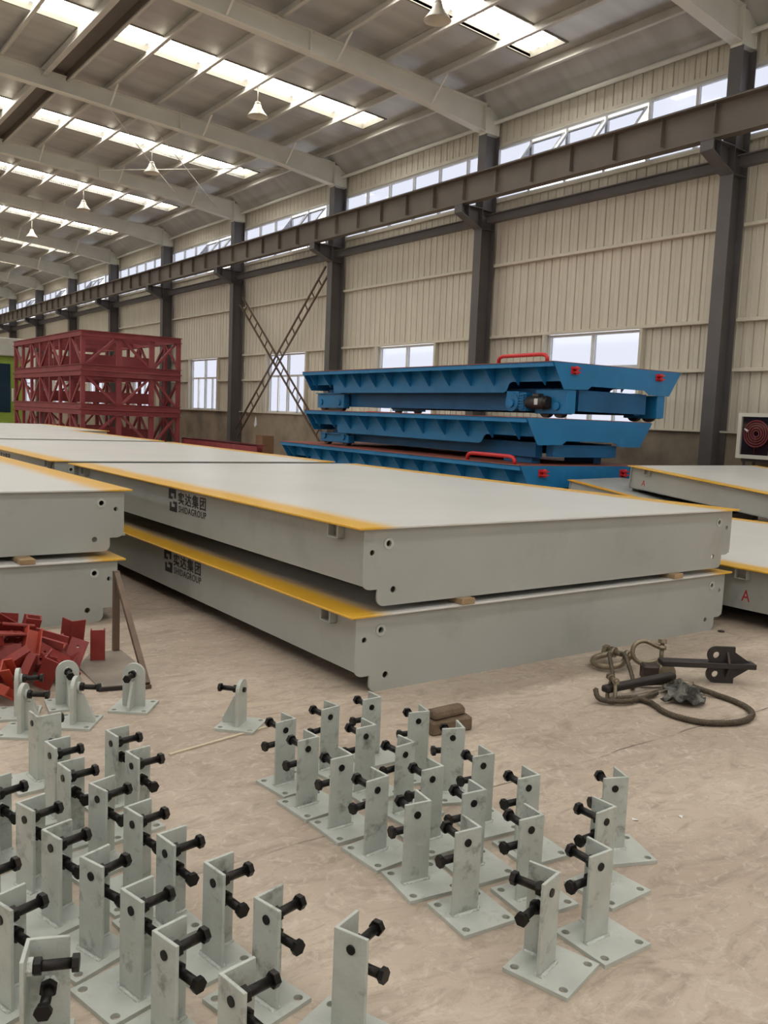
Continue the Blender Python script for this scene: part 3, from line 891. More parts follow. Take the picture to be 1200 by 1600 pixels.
# timber shims between the decks
shim = MB().box(-0.05, 0.05, -0.05, 0.16, 0, 0.034).mesh('wood_shim', 'wood', 0.003)
for x, y, z, lb in ((3.36, 3.80, 0.44, 'wood shim between the central decks, left one'), (5.34, 3.80, 0.44, 'wood shim between the central decks, right one'),
                    (1.47, 6.02, 0.44, 'wood shim between the decks at the left edge')):
    o = place('wood_shim', shim, None, (x, y, z)); tag(o, lb, 'wood block', 'wood shims between stacked decks')
for x, y in ((3.36, 8.7), (5.34, 8.7), (-0.6, 6.02), (1.4, 11.0), (-0.6, 11.0), (3.3, 9.4), (5.3, 9.4), (3.3, 14.2), (5.3, 14.2), (3.4, 15.1), (5.2, 15.1), (3.4, 19.9), (5.2, 19.9), (4.2, 20.4), (6.0, 20.4), (4.2, 25.2), (6.0, 25.2)):
    o = place('wood_shim', shim, None, (x, y, 0.44)); tag(o, 'wood shim hidden between two stacked decks', 'wood block', 'wood shims between stacked decks')
for x, y in ((6.5, 3.56), (9.2, 3.56), (6.5, 8.4), (9.2, 8.4)):
    o = MB().box(x, x + 0.1, y - 0.02, y + 0.15, 0, 0.02).build('wood_shim', 'wood'); tag(o, 'thin wood packing under the deck marked A', 'wood block', 'thin packing under the deck')

# ================================================================ BLUE TRANSFER CARTS
def cart(label, x, y, z, h, L_, W, rz, handle, hooks, motor, web_top=0.48, near=True):
    t = thing('blue_transfer_cart', label, 'cart', (x, y, z), (0, 0, rz), 'blue rail carts stacked three high')
    MB().box(0, W, 0, L_, h - 0.012, h).build('top_plate', 'primer_top', t)
    for sx in (0, 1):
        X = lambda v: v if sx == 0 else W - v
        MB().box(min(X(0), X(0.03)), max(X(0), X(0.03)), 0.0, L_, h - 0.085, h - 0.012).box(min(X(0), X(0.3)), max(X(0), X(0.3)), 0, L_, h - 0.03, h - 0.012).build('edge_channel', 'blue', t)
        # long web with raised ends over the wheels
        b0, b1 = h - web_top, h - 0.30
        poly = [(0.0, h - 0.03), (0.0, b1), (1.25, b1), (1.32, b1 - 0.03), (1.38, b0 + 0.03), (1.45, b0), (L_ - 1.05, b0), (L_ - 1.0, b1), (L_, b1), (L_, h - 0.03)]
        MB().prism(poly, 0.014 if sx == 0 else -0.014, 'yz', X(0.27)).build('side_web', 'blue', t)
        n = int(L_ / 0.62)
        for i in range(n):
            yy = 0.42 + i * (L_ - 0.7) / (n - 1)
            pl = [(X(0.03), h - 0.03), (X(0.27), h - 0.03), (X(0.27), h - 0.36), (X(0.25), h - 0.36), (X(0.03), h - 0.09)]
            MB().prism(pl, 0.012, 'xz', yy).build('gusset', 'blue', t)
    s = 0.43
    e0 = [(0, h - 0.012), (0.255, h - s), (0.775, h - s + 0.015), (0.86, h - 0.355), (W - 0.88, h - 0.36), (W - 0.75, h - s), (W - 0.26, h - s), (W, h - 0.035), (W, h - 0.012)]
    MB().prism(e0, 0.016, 'xz', -0.016).build('end_plate', 'blue', t)
    MB().prism(e0, 0.016, 'xz', L_).build('end_plate', 'blue', t)
    # chassis below the deck
    c0, c1 = 0.10, h - 0.44
    for xa in (0.55, W - 0.70):
        MB().box(xa, xa + 0.15, 0.35, L_ - 0.35, c0, c1 + 0.04).build('chassis_beam', 'blue_dark', t)
    for ya in (0.10, L_ * 0.36, L_ * 0.66, L_ - 0.3):
        MB().box(0.70, W - 0.70, ya, ya + 0.16, c0 + 0.02, c1 + 0.02).build('cross_beam', 'blue_dark', t)
    # wheel housings with two wheels each at the four corners
    for sx in (0, 1):
        X = (lambda v: v) if sx == 0 else (lambda v: W - v)
        for (ya, yb) in ((0.03, 0.75), (L_ - 1.35, L_ - 0.12)):
            if ya < 1 and not near:
                MB().box(min(X(0.62), X(0.8)), max(X(0.62), X(0.8)), 0.5, 1.2, 0.0, h - 0.45).build('support_block', 'blue_dark', t)
                continue
            a, b_ = sorted((X(0.36), X(0.52)))
            hz = h - 0.43 if ya < 1 else h - 0.50
            bx = MB().box(a, b_, ya, yb, 0.06, hz).build('wheel_housing', 'blue', t, bevel=0.01)
            for yc in (ya + 0.2, yb - 0.2):
                MB().cyl((X(0.40), yc, 0.13), (X(0.50), yc, 0.13), 0.13, n=20).build('wheel', 'dark_steel', t)
                c_ = MB().cyl((X(0.36), yc, 0.19), (X(0.325), yc, 0.19), 0.075, 0.065, n=16)
                c_.build('bearing_cap', 'blue', t)
            if ya > 1:
                MB().box(min(X(0.3), X(0.36)), max(X(0.3), X(0.36)), ya, yb, hz + 0.0, hz + 0.02).build('housing_top', 'blue', t)
            else:
                MB().box(a - 0.01, b_ + 0.02, 0.0, 0.03, 0.07, hz).build('housing_end', 'blue', t, bevel=0.004)
    if motor:
        gb = MB().cyl((0.20, 1.16, 0.24), (0.40, 1.16, 0.24), 0.16, n=24).box(0.22, 0.40, 1.0, 1.32, 0.20, 0.42).build('gearbox', 'blue', t, bevel=0.008)
        MB().cyl((0.17, 1.16, 0.22), (0.21, 1.16, 0.22), 0.07, n=16).build('hub', 'blue', gb)
        for i in range(6):
            MB().box(0.20, 0.40, 0.86, 0.98, 0.13 + i * 0.045, 0.15 + i * 0.045).build('cooling_fin', 'blue', gb)
        MB().box(0.24, 0.38, 0.84, 1.0, 0.10, 0.40).build('adapter', 'blue', gb)
        mt = MB().cyl((0.31, 0.42, 0.24), (0.31, 0.84, 0.24), 0.105, n=20).build('motor', 'motor', t)
        MB().box(0.24, 0.36, 0.55, 0.70, 0.33, 0.385).build('terminal_box', 'motor', mt, bevel=0.006)
        MB().cyl((0.31, 0.36, 0.24), (0.31, 0.42, 0.24), 0.09, 0.11, n=20).build('fan_cover', 'black_plate', mt)
        MB().box(0.2, 0.206, 0.52, 0.60, 0.20, 0.30).build('rating_plate', 'cloth', mt)
    if handle:
        MB().tube([(0.08, 0.22, h), (0.08, 0.22, h + 0.06), (0.08, 0.26, h + 0.10), (0.08, 0.34, h + 0.115), (0.08, 1.28, h + 0.115), (0.08, 1.36, h + 0.10), (0.08, 1.40, h + 0.06), (0.08, 1.40, h)], 0.032, 10).build('handle_bar', 'red', t)
    if hooks:
        for xa in hooks:
            b = MB().box(xa - 0.07, xa + 0.07, -0.10, -0.016, h - 0.165, h - 0.145).box(xa - 0.07, xa + 0.07, -0.10, -0.016, h - 0.105, h - 0.085)
            b.box(xa - 0.085, xa + 0.085, -0.03, -0.016, h - 0.185, h - 0.065).cyl((xa, -0.065, h - 0.19), (xa, -0.065, h - 0.06), 0.028, n=10)
            b.build('tow_hook', 'red', t, bevel=0.004)
    return t
cart('top blue rail cart with red hand rail and two red tow hooks', 10.20, 9.72, 1.592, 0.88, 8.4, 3.0, R(-3.0), True, (0.46, 2.45), True)
cart('middle blue rail cart of the stack, without hooks or rail', 9.69, 9.72, 0.847, 0.737, 7.3, 2.83, R(-3.0), False, None, False, 0.46, False)
cart('bottom blue rail cart with red hand rail, behind the grey decks', 9.61, 9.72, 0.0, 0.845, 8.3, 2.83, R(-3.0), True, (0.46, 2.28), False)
o = MB().box(-0.2, 0.2, -0.3, 0.3, 0, 0.016).build('red_strip_plate', 'red', None, (10.9, 15.2, 1.585), bevel=0.003); tag(o, 'red painted strip lying between the blue carts', 'strip')

# ================================================================ RED TRUSS FRAMES
def truss(label, z, flip):
    t = thing('truss_frame', label, 'truss frame', (9.41, 31.0, z), (0, 0, 0), 'red truss frames stacked three high')
    W, L_, H_ = 3.62, 9.4, 1.35
    ch = 0.20; m = 'oxide'
    for zz, nm in ((0.0, 'bottom_chord'), (H_ - ch, 'top_chord')):
        for yy in (0.0, L_ - 0.12):
            o = -0.05 if yy == 0 else 0.0
            MB().box(0, W, yy, yy + 0.12, zz + 0.022, zz + ch - 0.022).box(0, W, yy + o, yy + 0.17 + o, zz + ch - 0.022, zz + ch).box(0, W, yy + o, yy + 0.17 + o, zz, zz + 0.022).build(nm, m, t)
        for xx in (0.0, W - 0.12):
            o = -0.05 if xx == 0 else 0.0
            MB().box(xx, xx + 0.12, 0.12, L_ - 0.12, zz + 0.022, zz + ch - 0.022).box(xx + o, xx + 0.17 + o, 0.0, L_, zz + ch - 0.022, zz + ch).box(xx + o, xx + 0.17 + o, 0.0, L_, zz, zz + 0.022).build(nm, m, t)
        for i in range(1, 4):
            MB().box(0.12, W - 0.12, i * L_ / 4 - 0.05, i * L_ / 4 + 0.05, zz + 0.02, zz + ch - 0.02).build('cross_member', m, t)
    z0, z1 = ch, H_ - ch
    for xx in (0.0, W - 0.14):
        for yy in (0.0, L_ - 0.14):
            MB().box(xx, xx + 0.14, yy, yy + 0.14, z0, z1).build('corner_post', m, t)
    xs = [0.07, W * 0.37, W * 0.70, W - 0.07]
    for yy in (0.06, L_ - 0.06):
        for x in xs[1:3]:
            MB().box(x - 0.09, x + 0.09, yy - 0.05, yy + 0.05, z0, z1).build('post', m, t)
        for i in range(3):
            up = (i % 2 == 0) != flip
            a, b_ = (xs[i] + 0.1, z0), (xs[i + 1] - 0.1, z1)
            if not up: a, b_ = (a[0], z1), (b_[0], z0)
            MB().bar((a[0], yy, a[1]), (b_[0], yy, b_[1]), 0.08, 0.08).build('diagonal', m, t)
    n = 7
    for xx in (0.06, W - 0.06):
        for i in range(1, n):
            y = i * L_ / n
            MB().box(xx - 0.05, xx + 0.05, y - 0.07, y + 0.07, z0, z1).build('post', m, t)
        for i in range(n):
            a, b_ = i * L_ / n + 0.08, (i + 1) * L_ / n - 0.08
            up = (i % 2 == 0) != flip
            MB().bar((xx, a, z0 if up else z1), (xx, b_, z1 if up else z0), 0.07, 0.09).build('diagonal', m, t)
    for i in range(3):
        MB().box(0.3, W - 0.3, 2.0 + i * 2.4, 2.12 + i * 2.4, z0 + 0.05, z0 + 0.45).build('inner_beam', m, t)
    return t
truss('top red-oxide steel truss frame of the stack of three', 2.70, False)
truss('middle red-oxide steel truss frame of the stack of three', 1.35, True)
truss('bottom red-oxide steel truss frame, partly hidden by grey decks', 0.0, False)

# ================================================================ THINGS BY THE FAR WALL
gm = thing('machine_tool', 'green and pale machine enclosure behind the red trusses at left edge', 'machine', (8.5, 43.0, 0))
MB().box(0, 1.9, 0, 4.0, 0, 3.55).build('body', 'green', gm, bevel=0.02)
MB().box(-0.3, 2.1, -0.3, 4.2, 3.55, 4.35).build('roof_hood', 'pale', gm, bevel=0.03)
MB().box(0.5, 1.35, -0.03, 0.0, 1.0, 3.2).build('door_window', 'glass_dark', gm)
MB().box(0.2, 0.28, -0.05, 0.0, 0.6, 3.3).build('door_rail', 'pale', gm)
MB().box(1.4, 1.48, -0.06, -0.02, 1.5, 2.1).build('handle', 'white_frame', gm)
for i, (x, y, z, l, lb) in enumerate(((13.2, 25.2, 0.0, 6.0, 'dark red steel channel lying on the floor below the lattice bracing'), (13.6, 25.6, 0.0, 5.6, 'second dark red steel channel lying behind the first by the wall'))):
    o = MB().box(0, 0.20, 0, l, 0, 0.03).box(0, 0.03, 0, l, 0.03, 0.42).box(0, 0.20, 0, l, 0.39, 0.42).build('steel_channel', 'oxide', None, (x, y, z)); tag(o, lb, 'steel channel', 'red channels by the far wall')
cb = thing('cardboard_box', 'brown cardboard box standing on the red channels by the wall', 'box', (14.35, 27.0, 0))
MB().box(0, 0.45, 0, 0.5, 0, 0.68).build('body', 'cardboard', cb, bevel=0.008)
MB().box(-0.002, 0.2, 0.005, 0.495, 0.68, 0.69).build('flap', 'cardboard', cb)
wc = MB()
wc._add([(0, 0, 0.42), (-0.02, 0.10, 0.1), (-0.03, 0.02, 0.0), (-0.02, -0.09, 0.08), (0.03, 0.08, 0.08), (0.03, -0.07, 0.1)],
        [(0, 1, 2), (0, 2, 3), (0, 4, 1), (0, 3, 5), (0, 5, 4), (1, 4, 2), (2, 5, 3), (4, 5, 2)])
o = wc.build('hanging_cloth', 'cloth', None, (15.12, 29.0, 0.92)); tag(o, 'white cloth hanging from the lattice bracing', 'cloth')
# ================================================================ ANGLE-POST BRACKETS
LEG, TH, BT, PT = 0.096, 0.0095, 0.275, 0.012
PL = 0.098       # half plate
def bracket_parts(sy):
    """Meshes of one bracket; corner of the angle at the origin, bolt leg along +x, other leg along sy*y."""
    d = {}
    cx, cy = 0.024, 0.0
    out = [(cx - PL, cy - PL), (cx + PL, cy - PL), (cx + PL, cy + PL), (cx - PL, cy + PL)]
    hs_ = [ring_pts(cx + a * 0.074, cy + b_ * 0.074, 0.0125, 12) for a in (-1, 1) for b_ in (-1, 1)]
    d['base_plate'] = holed('base_plate', out, hs_, PT, 'bracket_clean', 'xy', 0.0)
    L = [(0, 0), (LEG, 0), (LEG, sy * TH), (TH, sy * TH), (TH, sy * LEG), (0, sy * LEG)]
    d['angle_post'] = MB().prism(L, BT - PT, 'xy', PT).mesh('angle_post', 'bracket', 0.0012)
    w = MB()
    o1 = -0.004
    w.tube([(0, sy * o1, PT), (LEG, sy * o1, PT)], 0.006, 6).tube([(o1, 0, PT), (o1, sy * LEG, PT)], 0.006, 6)
    w.tube([(TH, sy * (TH + 0.003), PT), (LEG, sy * (TH + 0.003), PT)], 0.006, 6).tube([(TH + 0.003, sy * TH, PT), (TH + 0.003, sy * LEG, PT)], 0.006, 6)
    d['weld_bead'] = w.mesh('weld_bead', 'weld')
    bx, bz = 0.052, 0.236
    lx, lz = 0.052, 0.166
    def y(v): return sy * v
    d['weld_upper'] = MB().hexa((bx, y(TH), bz), (bx, y(TH + 0.013), bz), 0.0205).mesh('weld_nut', 'weld', 0.001)
    d['weld_lower'] = MB().hexa((TH, y(lx), lz), (TH + 0.013, y(lx), lz), 0.0205).mesh('weld_nut', 'weld', 0.001)
    d['bolt_upper'] = MB().cyl((bx, y(-0.004), bz), (bx, y(0.112), bz), 0.0122, n=14).mesh('bolt', 'bolt')
    d['head_upper'] = MB().hexa((bx, y(0.106), bz), (bx, y(0.122), bz), 0.0205).mesh('bolt_head', 'bolt', 0.001)
    d['nut_upper'] = MB().hexa((bx, y(TH + 0.0145), bz), (bx, y(TH + 0.031), bz), 0.0210, 0.3).mesh('lock_nut', 'bolt', 0.001)
    d['bolt_lower'] = MB().cyl((-0.004, y(lx), lz), (0.112, y(lx), lz), 0.0122, n=14).mesh('bolt', 'bolt')
    d['head_lower'] = MB().hexa((0.106, y(lx), lz), (0.121, y(lx), lz), 0.0205).mesh('bolt_head', 'bolt', 0.001)
    d['nut_lower'] = MB().hexa((TH + 0.0145, y(lx), lz), (TH + 0.031, y(lx), lz), 0.0210, 0.4).mesh('lock_nut', 'bolt', 0.001)
    return d
BR = {-1: bracket_parts(-1), 1: bracket_parts(1)}
rb_ = random.Random(7)
def bracket(x, y, ang, sy, label, group):
    t = thing('angle_bracket', label, 'bracket', (x, y, 0), (0, 0, R(ang)), group)
    d = BR[sy]
    place('base_plate', d['base_plate'], t)
    p = place('angle_post', d['angle_post'], t)
    place('weld_bead', d['weld_bead'], p)
    place('weld_nut', d['weld_upper'], p)
    place('weld_nut', d['weld_lower'], p)
    for n_ in ('upper', 'lower'):
        b_ = place('bolt', d['bolt_' + n_], t)
        place('bolt_head', d['head_' + n_], b_)
        place('lock_nut', d['nut_' + n_], b_)
    return t
NTH = ['frontmost', 'second from front', 'third from front', 'fourth from front', 'fifth from front', 'sixth from front', 'seventh from front', 'eighth from front']
R_ROWS = {'left': [(1.781, 1.552, -164), (1.774, 1.866, 174.8), (1.757, 2.089, 172), (1.756, 2.320, -176), (1.754, 2.537, -179.7), (1.742, 2.755, -176), (1.766, 2.972, -174)],
          'middle': [(2.010, 1.560, 179.3), (2.001, 1.825, 174), (1.972, 2.062, 174), (1.976, 2.290, 178.8), (2.030, 2.525, -175), (2.008, 2.752, -178.7), (2.005, 3.018, -172)],
          'right': [(2.252, 1.745, -178.5), (2.480, 1.880, 158), (2.221, 2.056, 173.8), (2.216, 2.284, 172.9), (2.298, 2.545, 158), (2.300, 2.775, 167), (2.230, 3.027, 179.2)]}
for row in R_ROWS:
    for i, (x, y, a) in enumerate(R_ROWS[row]):
        bracket(x, y, a, -1, 'grey bolted angle-post bracket, %s in %s row of right cluster' % (NTH[i], row), 'angle-post brackets of the right cluster')
L_ROWS = {'leftmost': [(0.487, 2.000, -113), (0.452, 2.222, -72), (0.440, 2.450, -73)],
          'second': [(0.801, 1.649, -81), (0.738, 1.878, -76.5), (0.738, 2.095, -76.4), (0.700, 2.310, -70.4), (0.655, 2.522, -74), (0.636, 2.740, -73), (0.585, 2.96, -74.4)],
          'third': [(1.110, 1.662, -68), (1.007, 1.881, -76.6), (0.973, 2.110, -81.5), (0.925, 2.327, -82), (0.905, 2.545, -78), (0.868, 2.770, -74.3), (0.829, 2.990, -82.8), (0.845, 3.210, -82.5)],
          'rightmost': [(1.062, 2.976, -82.5), (1.070, 3.217, -82.8)]}
for row in L_ROWS:
    for i, (x, y, a) in enumerate(L_ROWS[row]):
        bracket(x, y, a, 1, 'grey bolted angle-post bracket, %s in %s row of left cluster' % (NTH[i], row), 'angle-post brackets of the left cluster')
bracket(0.889, 3.475, 96, -1, 'grey angle-post bracket turned away, at the back of the left cluster', 'angle-post brackets of the left cluster')

# ================================================================ ROUND-TOPPED LUG BRACKETS
lug_out = [(-PL, -PL), (PL, -PL), (PL, PL), (-PL, PL)]
LB_plate = holed('base_plate', lug_out, [ring_pts(a * 0.074, b_ * 0.074, 0.0125, 12) for a in (-1, 1) for b_ in (-1, 1)], PT, 'bracket_clean', 'xy', 0.0)
tab = [(-0.055, PT), (0.055, PT), (0.055, 0.175)] + arc(0, 0.175, 0.055, 0, 180, 14)[1:-1] + [(-0.055, 0.175)]
LB_tab = holed('lug_plate', tab, [ring_pts(0, 0.180, 0.0125, 12)], 0.018, 'bracket_clean', 'xz', -0.009)
LB_gus = MB().prism([(0.009, PT), (0.092, PT), (0.092, 0.03), (0.035, 0.145), (0.009, 0.145)], 0.014, 'yz', -0.007).mesh('gusset', 'bracket_clean', 0.001)
LB_bolt = MB().cyl((0, -0.02, 0.180), (0, 0.105, 0.180), 0.0122, n=14).mesh('bolt', 'bolt')
LB_head = MB().hexa((0, 0.10, 0.180), (0, 0.115, 0.180), 0.0205).mesh('bolt_head', 'bolt', 0.001)
LB_nut = MB().hexa((0, 0.022, 0.180), (0, 0.038, 0.180), 0.0205, 0.4).mesh('lock_nut', 'bolt', 0.001)
LB_wn = MB().cyl((0, 0.009, 0.180), (0, 0.021, 0.180), 0.022, n=16).mesh('boss', 'bracket_clean', 0.001)
for x, y, a, lb in ((1.531, 4.168, 142, 'round-topped grey lug bracket right of the red pile, below the brown stand'),
                    (1.876, 3.676, 42, 'round-topped grey lug bracket standing alone on the floor'),
                    (1.26, 4.36, 172, 'round-topped grey lug bracket facing the camera, in front of the red pile'),
                    (1.22, 4.085, -126, 'round-topped grey lug bracket seen edge-on, beside the one facing the camera'),
                    (0.985, 4.085, -124, 'round-topped grey lug bracket edge-on at the left, nearest the left edge'),
                    (1.02, 4.335, -112, 'round-topped grey lug bracket behind the leftmost one, touching the red pile')):
    t = thing('lug_bracket', lb, 'bracket', (x, y, 0), (0, 0, R(a)), 'round-topped lug brackets')
    place('base_plate', LB_plate, t)
    p = place('lug_plate', LB_tab, t)
    place('boss', LB_wn, p)
    place('gusset', LB_gus, t)
    b_ = place('bolt', LB_bolt, t)
    place('bolt_head', LB_head, b_); place('lock_nut', LB_nut, b_)

# ================================================================ PILE OF RED STEEL OFFCUTS
rp_ = random.Random(21)
def offcut_mesh(kind, mat, l, w):
    mb = MB(); t = 0.008
    if kind == 'angle':
        mb.prism([(0, 0), (w, 0), (w, t), (t, t), (t, w), (0, w)], l, 'xy', -l / 2)
    elif kind == 'channel':
        mb.prism([(-w / 2, 0), (w / 2, 0), (w / 2, w * 0.6), (w / 2 - t, w * 0.6), (w / 2 - t, t), (-w / 2 + t, t), (-w / 2 + t, w * 0.6), (-w / 2, w * 0.6)], l, 'xy', -l / 2)
    else:
        return holed('steel_offcut', [(-w / 2, -l / 2), (w / 2, -l / 2), (w / 2, l / 2), (-w / 2, l / 2)],
                     [ring_pts(0, l * 0.28, 0.008, 8), ring_pts(0, -l * 0.28, 0.008, 8)], t, mat, 'xy', -t / 2)
    return mb.mesh('steel_offcut', mat, 0.0008)
OFF = []
for kind in ('angle', 'channel', 'plate'):
    for mat in ('pile_red', 'pile_red', 'pile_pink', 'pile_orange'):
        OFF.append((kind, mat, offcut_mesh(kind, mat, rp_.uniform(0.15, 0.21), rp_.uniform(0.075, 0.105))))
spots = []
tries = 0
while len(spots) < 96 and tries < 20000:
    tries += 1
    a = rp_.uniform(0, 2 * PI); r = math.sqrt(rp_.random())
    x, y = 1.06 + 0.42 * r * math.cos(a), 4.99 + 0.46 * r * math.sin(a)
    if y > 5.78 or x < 0.5: continue
    zmax = max(0.04, 0.35 * (1 - r ** 1.7))
    z = rp_.uniform(0.05, 1.0) * zmax if zmax > 0.1 else 0.05
    z = max(z, 0.05)
    if all((x - p[0]) ** 2 + (y - p[1]) ** 2 + (z - p[2]) ** 2 > 0.072 ** 2 for p in spots):
        spots.append((x, y, z))
NAME = {'angle': ('red-primed steel angle offcut in the pile at the left edge', 'red angle offcuts in the pile'),
        'channel': ('red-primed steel channel offcut in the pile at the left edge', 'red channel offcuts in the pile'),
        'plate': ('red-primed flat steel plate offcut in the pile at the left edge', 'red plate offcuts in the pile')}
def offcut(k, x, y, z, rx, ry, rz, label=None):
    kind, mat, me = OFF[k]
    o = place('steel_offcut', me, None, (x, y, z), (rx, ry, rz))
    dg = Matrix.LocRotScale(Vector((x, y, z)), o.rotation_euler, None)
    lo = min((dg @ v.co).z for v in me.vertices)
    if lo < 0.002: o.location.z += 0.002 - lo
    shade = {'pile_red': 'dark-red', 'pile_pink': 'pinkish-red', 'pile_orange': 'orange-red'}[mat]
    tag(o, label or NAME[kind][0].replace('red-primed', shade + ' primed'), 'steel offcut', shade + NAME[kind][1][3:])
for (x, y, z) in spots:
    offcut(rp_.randrange(len(OFF)), x, y, z, rp_.choice((0, PI / 2, PI / 2, 0.6, 1.1)) + rp_.uniform(-0.35, 0.35), rp_.uniform(-0.8, 0.8), rp_.uniform(0, 2 * PI))
offcut(4, 1.63, 5.04, 0.10, 0.0, 0.0, R(-20), 'square red steel channel piece standing at the right end of the pile')
offcut(0, 1.50, 5.12, 0.16, 0.1, 0.05, R(20), 'upright red steel angle behind the right end of the pile')
offcut(11, 1.05, 5.30, 0.30, R(55), R(10), R(-30), 'long orange-red plate leaning at the top of the pile')
offcut(1, 0.86, 5.25, 0.28, 0.15, 0.2, R(40), 'upright dark red angle at the left top of the pile')

# ---- brown steel stand with a sheet-metal base behind the pile
st = thing('steel_stand', 'brown steel A-shaped stand on a grey sheet base, right of the red pile', 'stand', (1.80, 5.22, 0))
MB().bar((0.0, 0.0, 0.006), (0.0, 0.0, 0.50), 0.035, 0.035, (1, 0, 0)).build('upright', 'rust_brown', st)
MB().bar((0.0, 0.0, 0.49), (-0.097, -0.78, 0.02), 0.03, 0.03).build('strut', 'rust_brown', st)
MB().prism([(-0.32, -0.70), (-0.20, -0.74), (0.02, -0.28), (0.03, 0.0), (-0.15, 0.02), (-0.30, -0.25)], 0.004, 'xy', 0.002).build('base_sheet', 'mat', st)
MB().bar((-0.34, -0.72, 0.012), (-0.12, -0.77, 0.012), 0.02, 0.02).build('front_bar', 'black_plate', st)
MB().box(-0.115, -0.08, -0.80, -0.75, 0.0, 0.02).build('foot', 'rust_brown', st)

# ================================================================ WIRE ROPE SLING AND RIGGING
def spline(pts, n=8, closed=False):
    P_ = [Vector(p) for p in pts]; out = []
    m = len(P_)
    rng_ = range(m) if closed else range(m - 1)
    for i in rng_:
        p1, p2 = P_[i], P_[(i + 1) % m]
        p0 = P_[i - 1] if (closed or i > 0) else p1
        p3 = P_[(i + 2) % m] if (closed or i + 2 < m) else p2
        for j in range(n):
            t = j / n
            out.append(0.5 * ((2 * p1) + (p2 - p0) * t + (2 * p0 - 5 * p1 + 4 * p2 - p3) * t * t + (3 * p1 - p0 - 3 * p2 + p3) * t ** 3))
    if not closed: out.append(P_[-1])
    return out
def rope(mb, pts, rad, strands=5, pitch=0.07):
    c = spline(pts, 10)
    # resample evenly
    ev = [c[0]]; acc = 0.0
    for a, b_ in zip(c, c[1:]):
        acc += (b_ - a).length
        if acc >= 0.007: ev.append(b_); acc = 0.0
    for s in range(strands):
        path = []; dist = 0.0
        for i, p in enumerate(ev):
            d = (ev[min(i + 1, len(ev) - 1)] - ev[max(i - 1, 0)]).normalized()
            a = d.cross(Vector((0, 0, 1)))
            if a.length < 1e-3: a = Vector((1, 0, 0))
            a.normalize(); b_ = d.cross(a)
            if i: dist += (p - ev[i - 1]).length
            th = 2 * PI * (dist / pitch + s / strands)
            path.append(p + (a * math.cos(th) + b_ * math.sin(th)) * rad * 0.55)
        mb.tube(path, rad * 0.5, 5)
sl = thing('wire_rope_sling', 'thick greasy wire rope sling coiled in a loop on the floor', 'rope sling')
mb = MB()
rope(mb, [(3.75, 3.01, 0.022), (3.90, 2.975, 0.02), (3.93, 2.88, 0.018), (3.865, 2.725, 0.017), (3.885, 2.578, 0.017), (3.96, 2.495, 0.017), (4.10, 2.442, 0.017), (4.25, 2.474, 0.017),
          (4.335, 2.553, 0.017), (4.378, 2.661, 0.017), (4.388, 2.774, 0.018), (4.36, 2.87, 0.03), (4.33, 2.96, 0.04), (4.27, 3.06, 0.03), (4.15, 3.12, 0.02)], 0.0165)
mb.build('loop', 'rope', sl)
mb = MB(); rope(mb, [(4.10, 2.965, 0.02), (3.95, 2.945, 0.02), (3.80, 2.955, 0.022), (3.70, 3.03, 0.03), (3.74, 3.10, 0.06)], 0.015); mb.build('tail', 'rope', sl)
mb = MB(); rope(mb, [(4.33, 3.50, 0.085), (4.25, 3.43, 0.09), (4.10, 3.28, 0.05), (3.95, 3.16, 0.03), (3.88, 3.10, 0.04)], 0.014); mb.build('eye_leg', 'rope', sl)
mb = MB(); rope(mb, [(4.40, 3.46, 0.085), (4.36, 3.40, 0.09), (4.24, 3.26, 0.05), (4.12, 3.14, 0.02), (4.05, 3.10, 0.02)], 0.014); mb.build('eye_leg', 'rope', sl)
mb = MB(); mb.cyl((4.34, 2.90, 0.04), (4.30, 2.99, 0.045), 0.026, 0.022, 12).build('ferrule', 'shackle', sl)

def axes(x, y):
    x = Vector(x).normalized(); y = Vector(y); y = (y - x * y.dot(x)).normalized(); z = x.cross(y)
    return Matrix((x, y, z)).transposed().to_euler()
def shackle(label, loc, rot, s):
    t = thing('shackle', label, 'shackle', loc, rot, 'rigging shackles')
    w = 0.042 * s; r = 0.013 * s
    pts = [(-w * 0.85, 0, 0), (-w * 1.0, 0.03 * s, 0), (-w * 1.4, 0.075 * s, 0)]
    for i in range(9):
        a = PI - PI * i / 8
        pts.append((w * 1.5 * math.cos(a), 0.10 * s + w * 1.5 * math.sin(a), 0))
    pts += [(w * 1.4, 0.075 * s, 0), (w * 1.0, 0.03 * s, 0), (w * 0.85, 0, 0)]
    MB().tube(spline(pts, 3), r, 10).build('bow', 'shackle', t)
    MB().cyl((-w * 1.6, 0, 0), (w * 1.75, 0, 0), r * 0.95, n=12).build('pin', 'shackle', t)
    MB().hexa((w * 1.45, 0, 0), (w * 1.95, 0, 0), r * 1.9).build('pin_nut', 'shackle', t)
    for sx in (-1, 1):
        MB().cyl((sx * w * 0.85 - r * 0.8, 0, 0), (sx * w * 0.85 + r * 0.8, 0, 0), r * 1.8, n=14).build('eye', 'shackle', t)
    return t
shackle('large shackle lying flat, farthest of the rigging beside the deck', (4.446, 3.505, 0.068), axes((-0.14, 0.99, 0.0), (-0.99, -0.14, -0.16)), 1.45)
shackle('upright bow shackle on the dark block in the rigging', (4.53, 3.262, 0.115), axes((0.15, 0.1, 1.0), (-0.80, 0.60, 0.05)), 1.1)
shackle('small shackle clasping the left end of the dark bar', (3.82, 3.045, 0.115), (R(-84), 0, R(60)), 0.85)

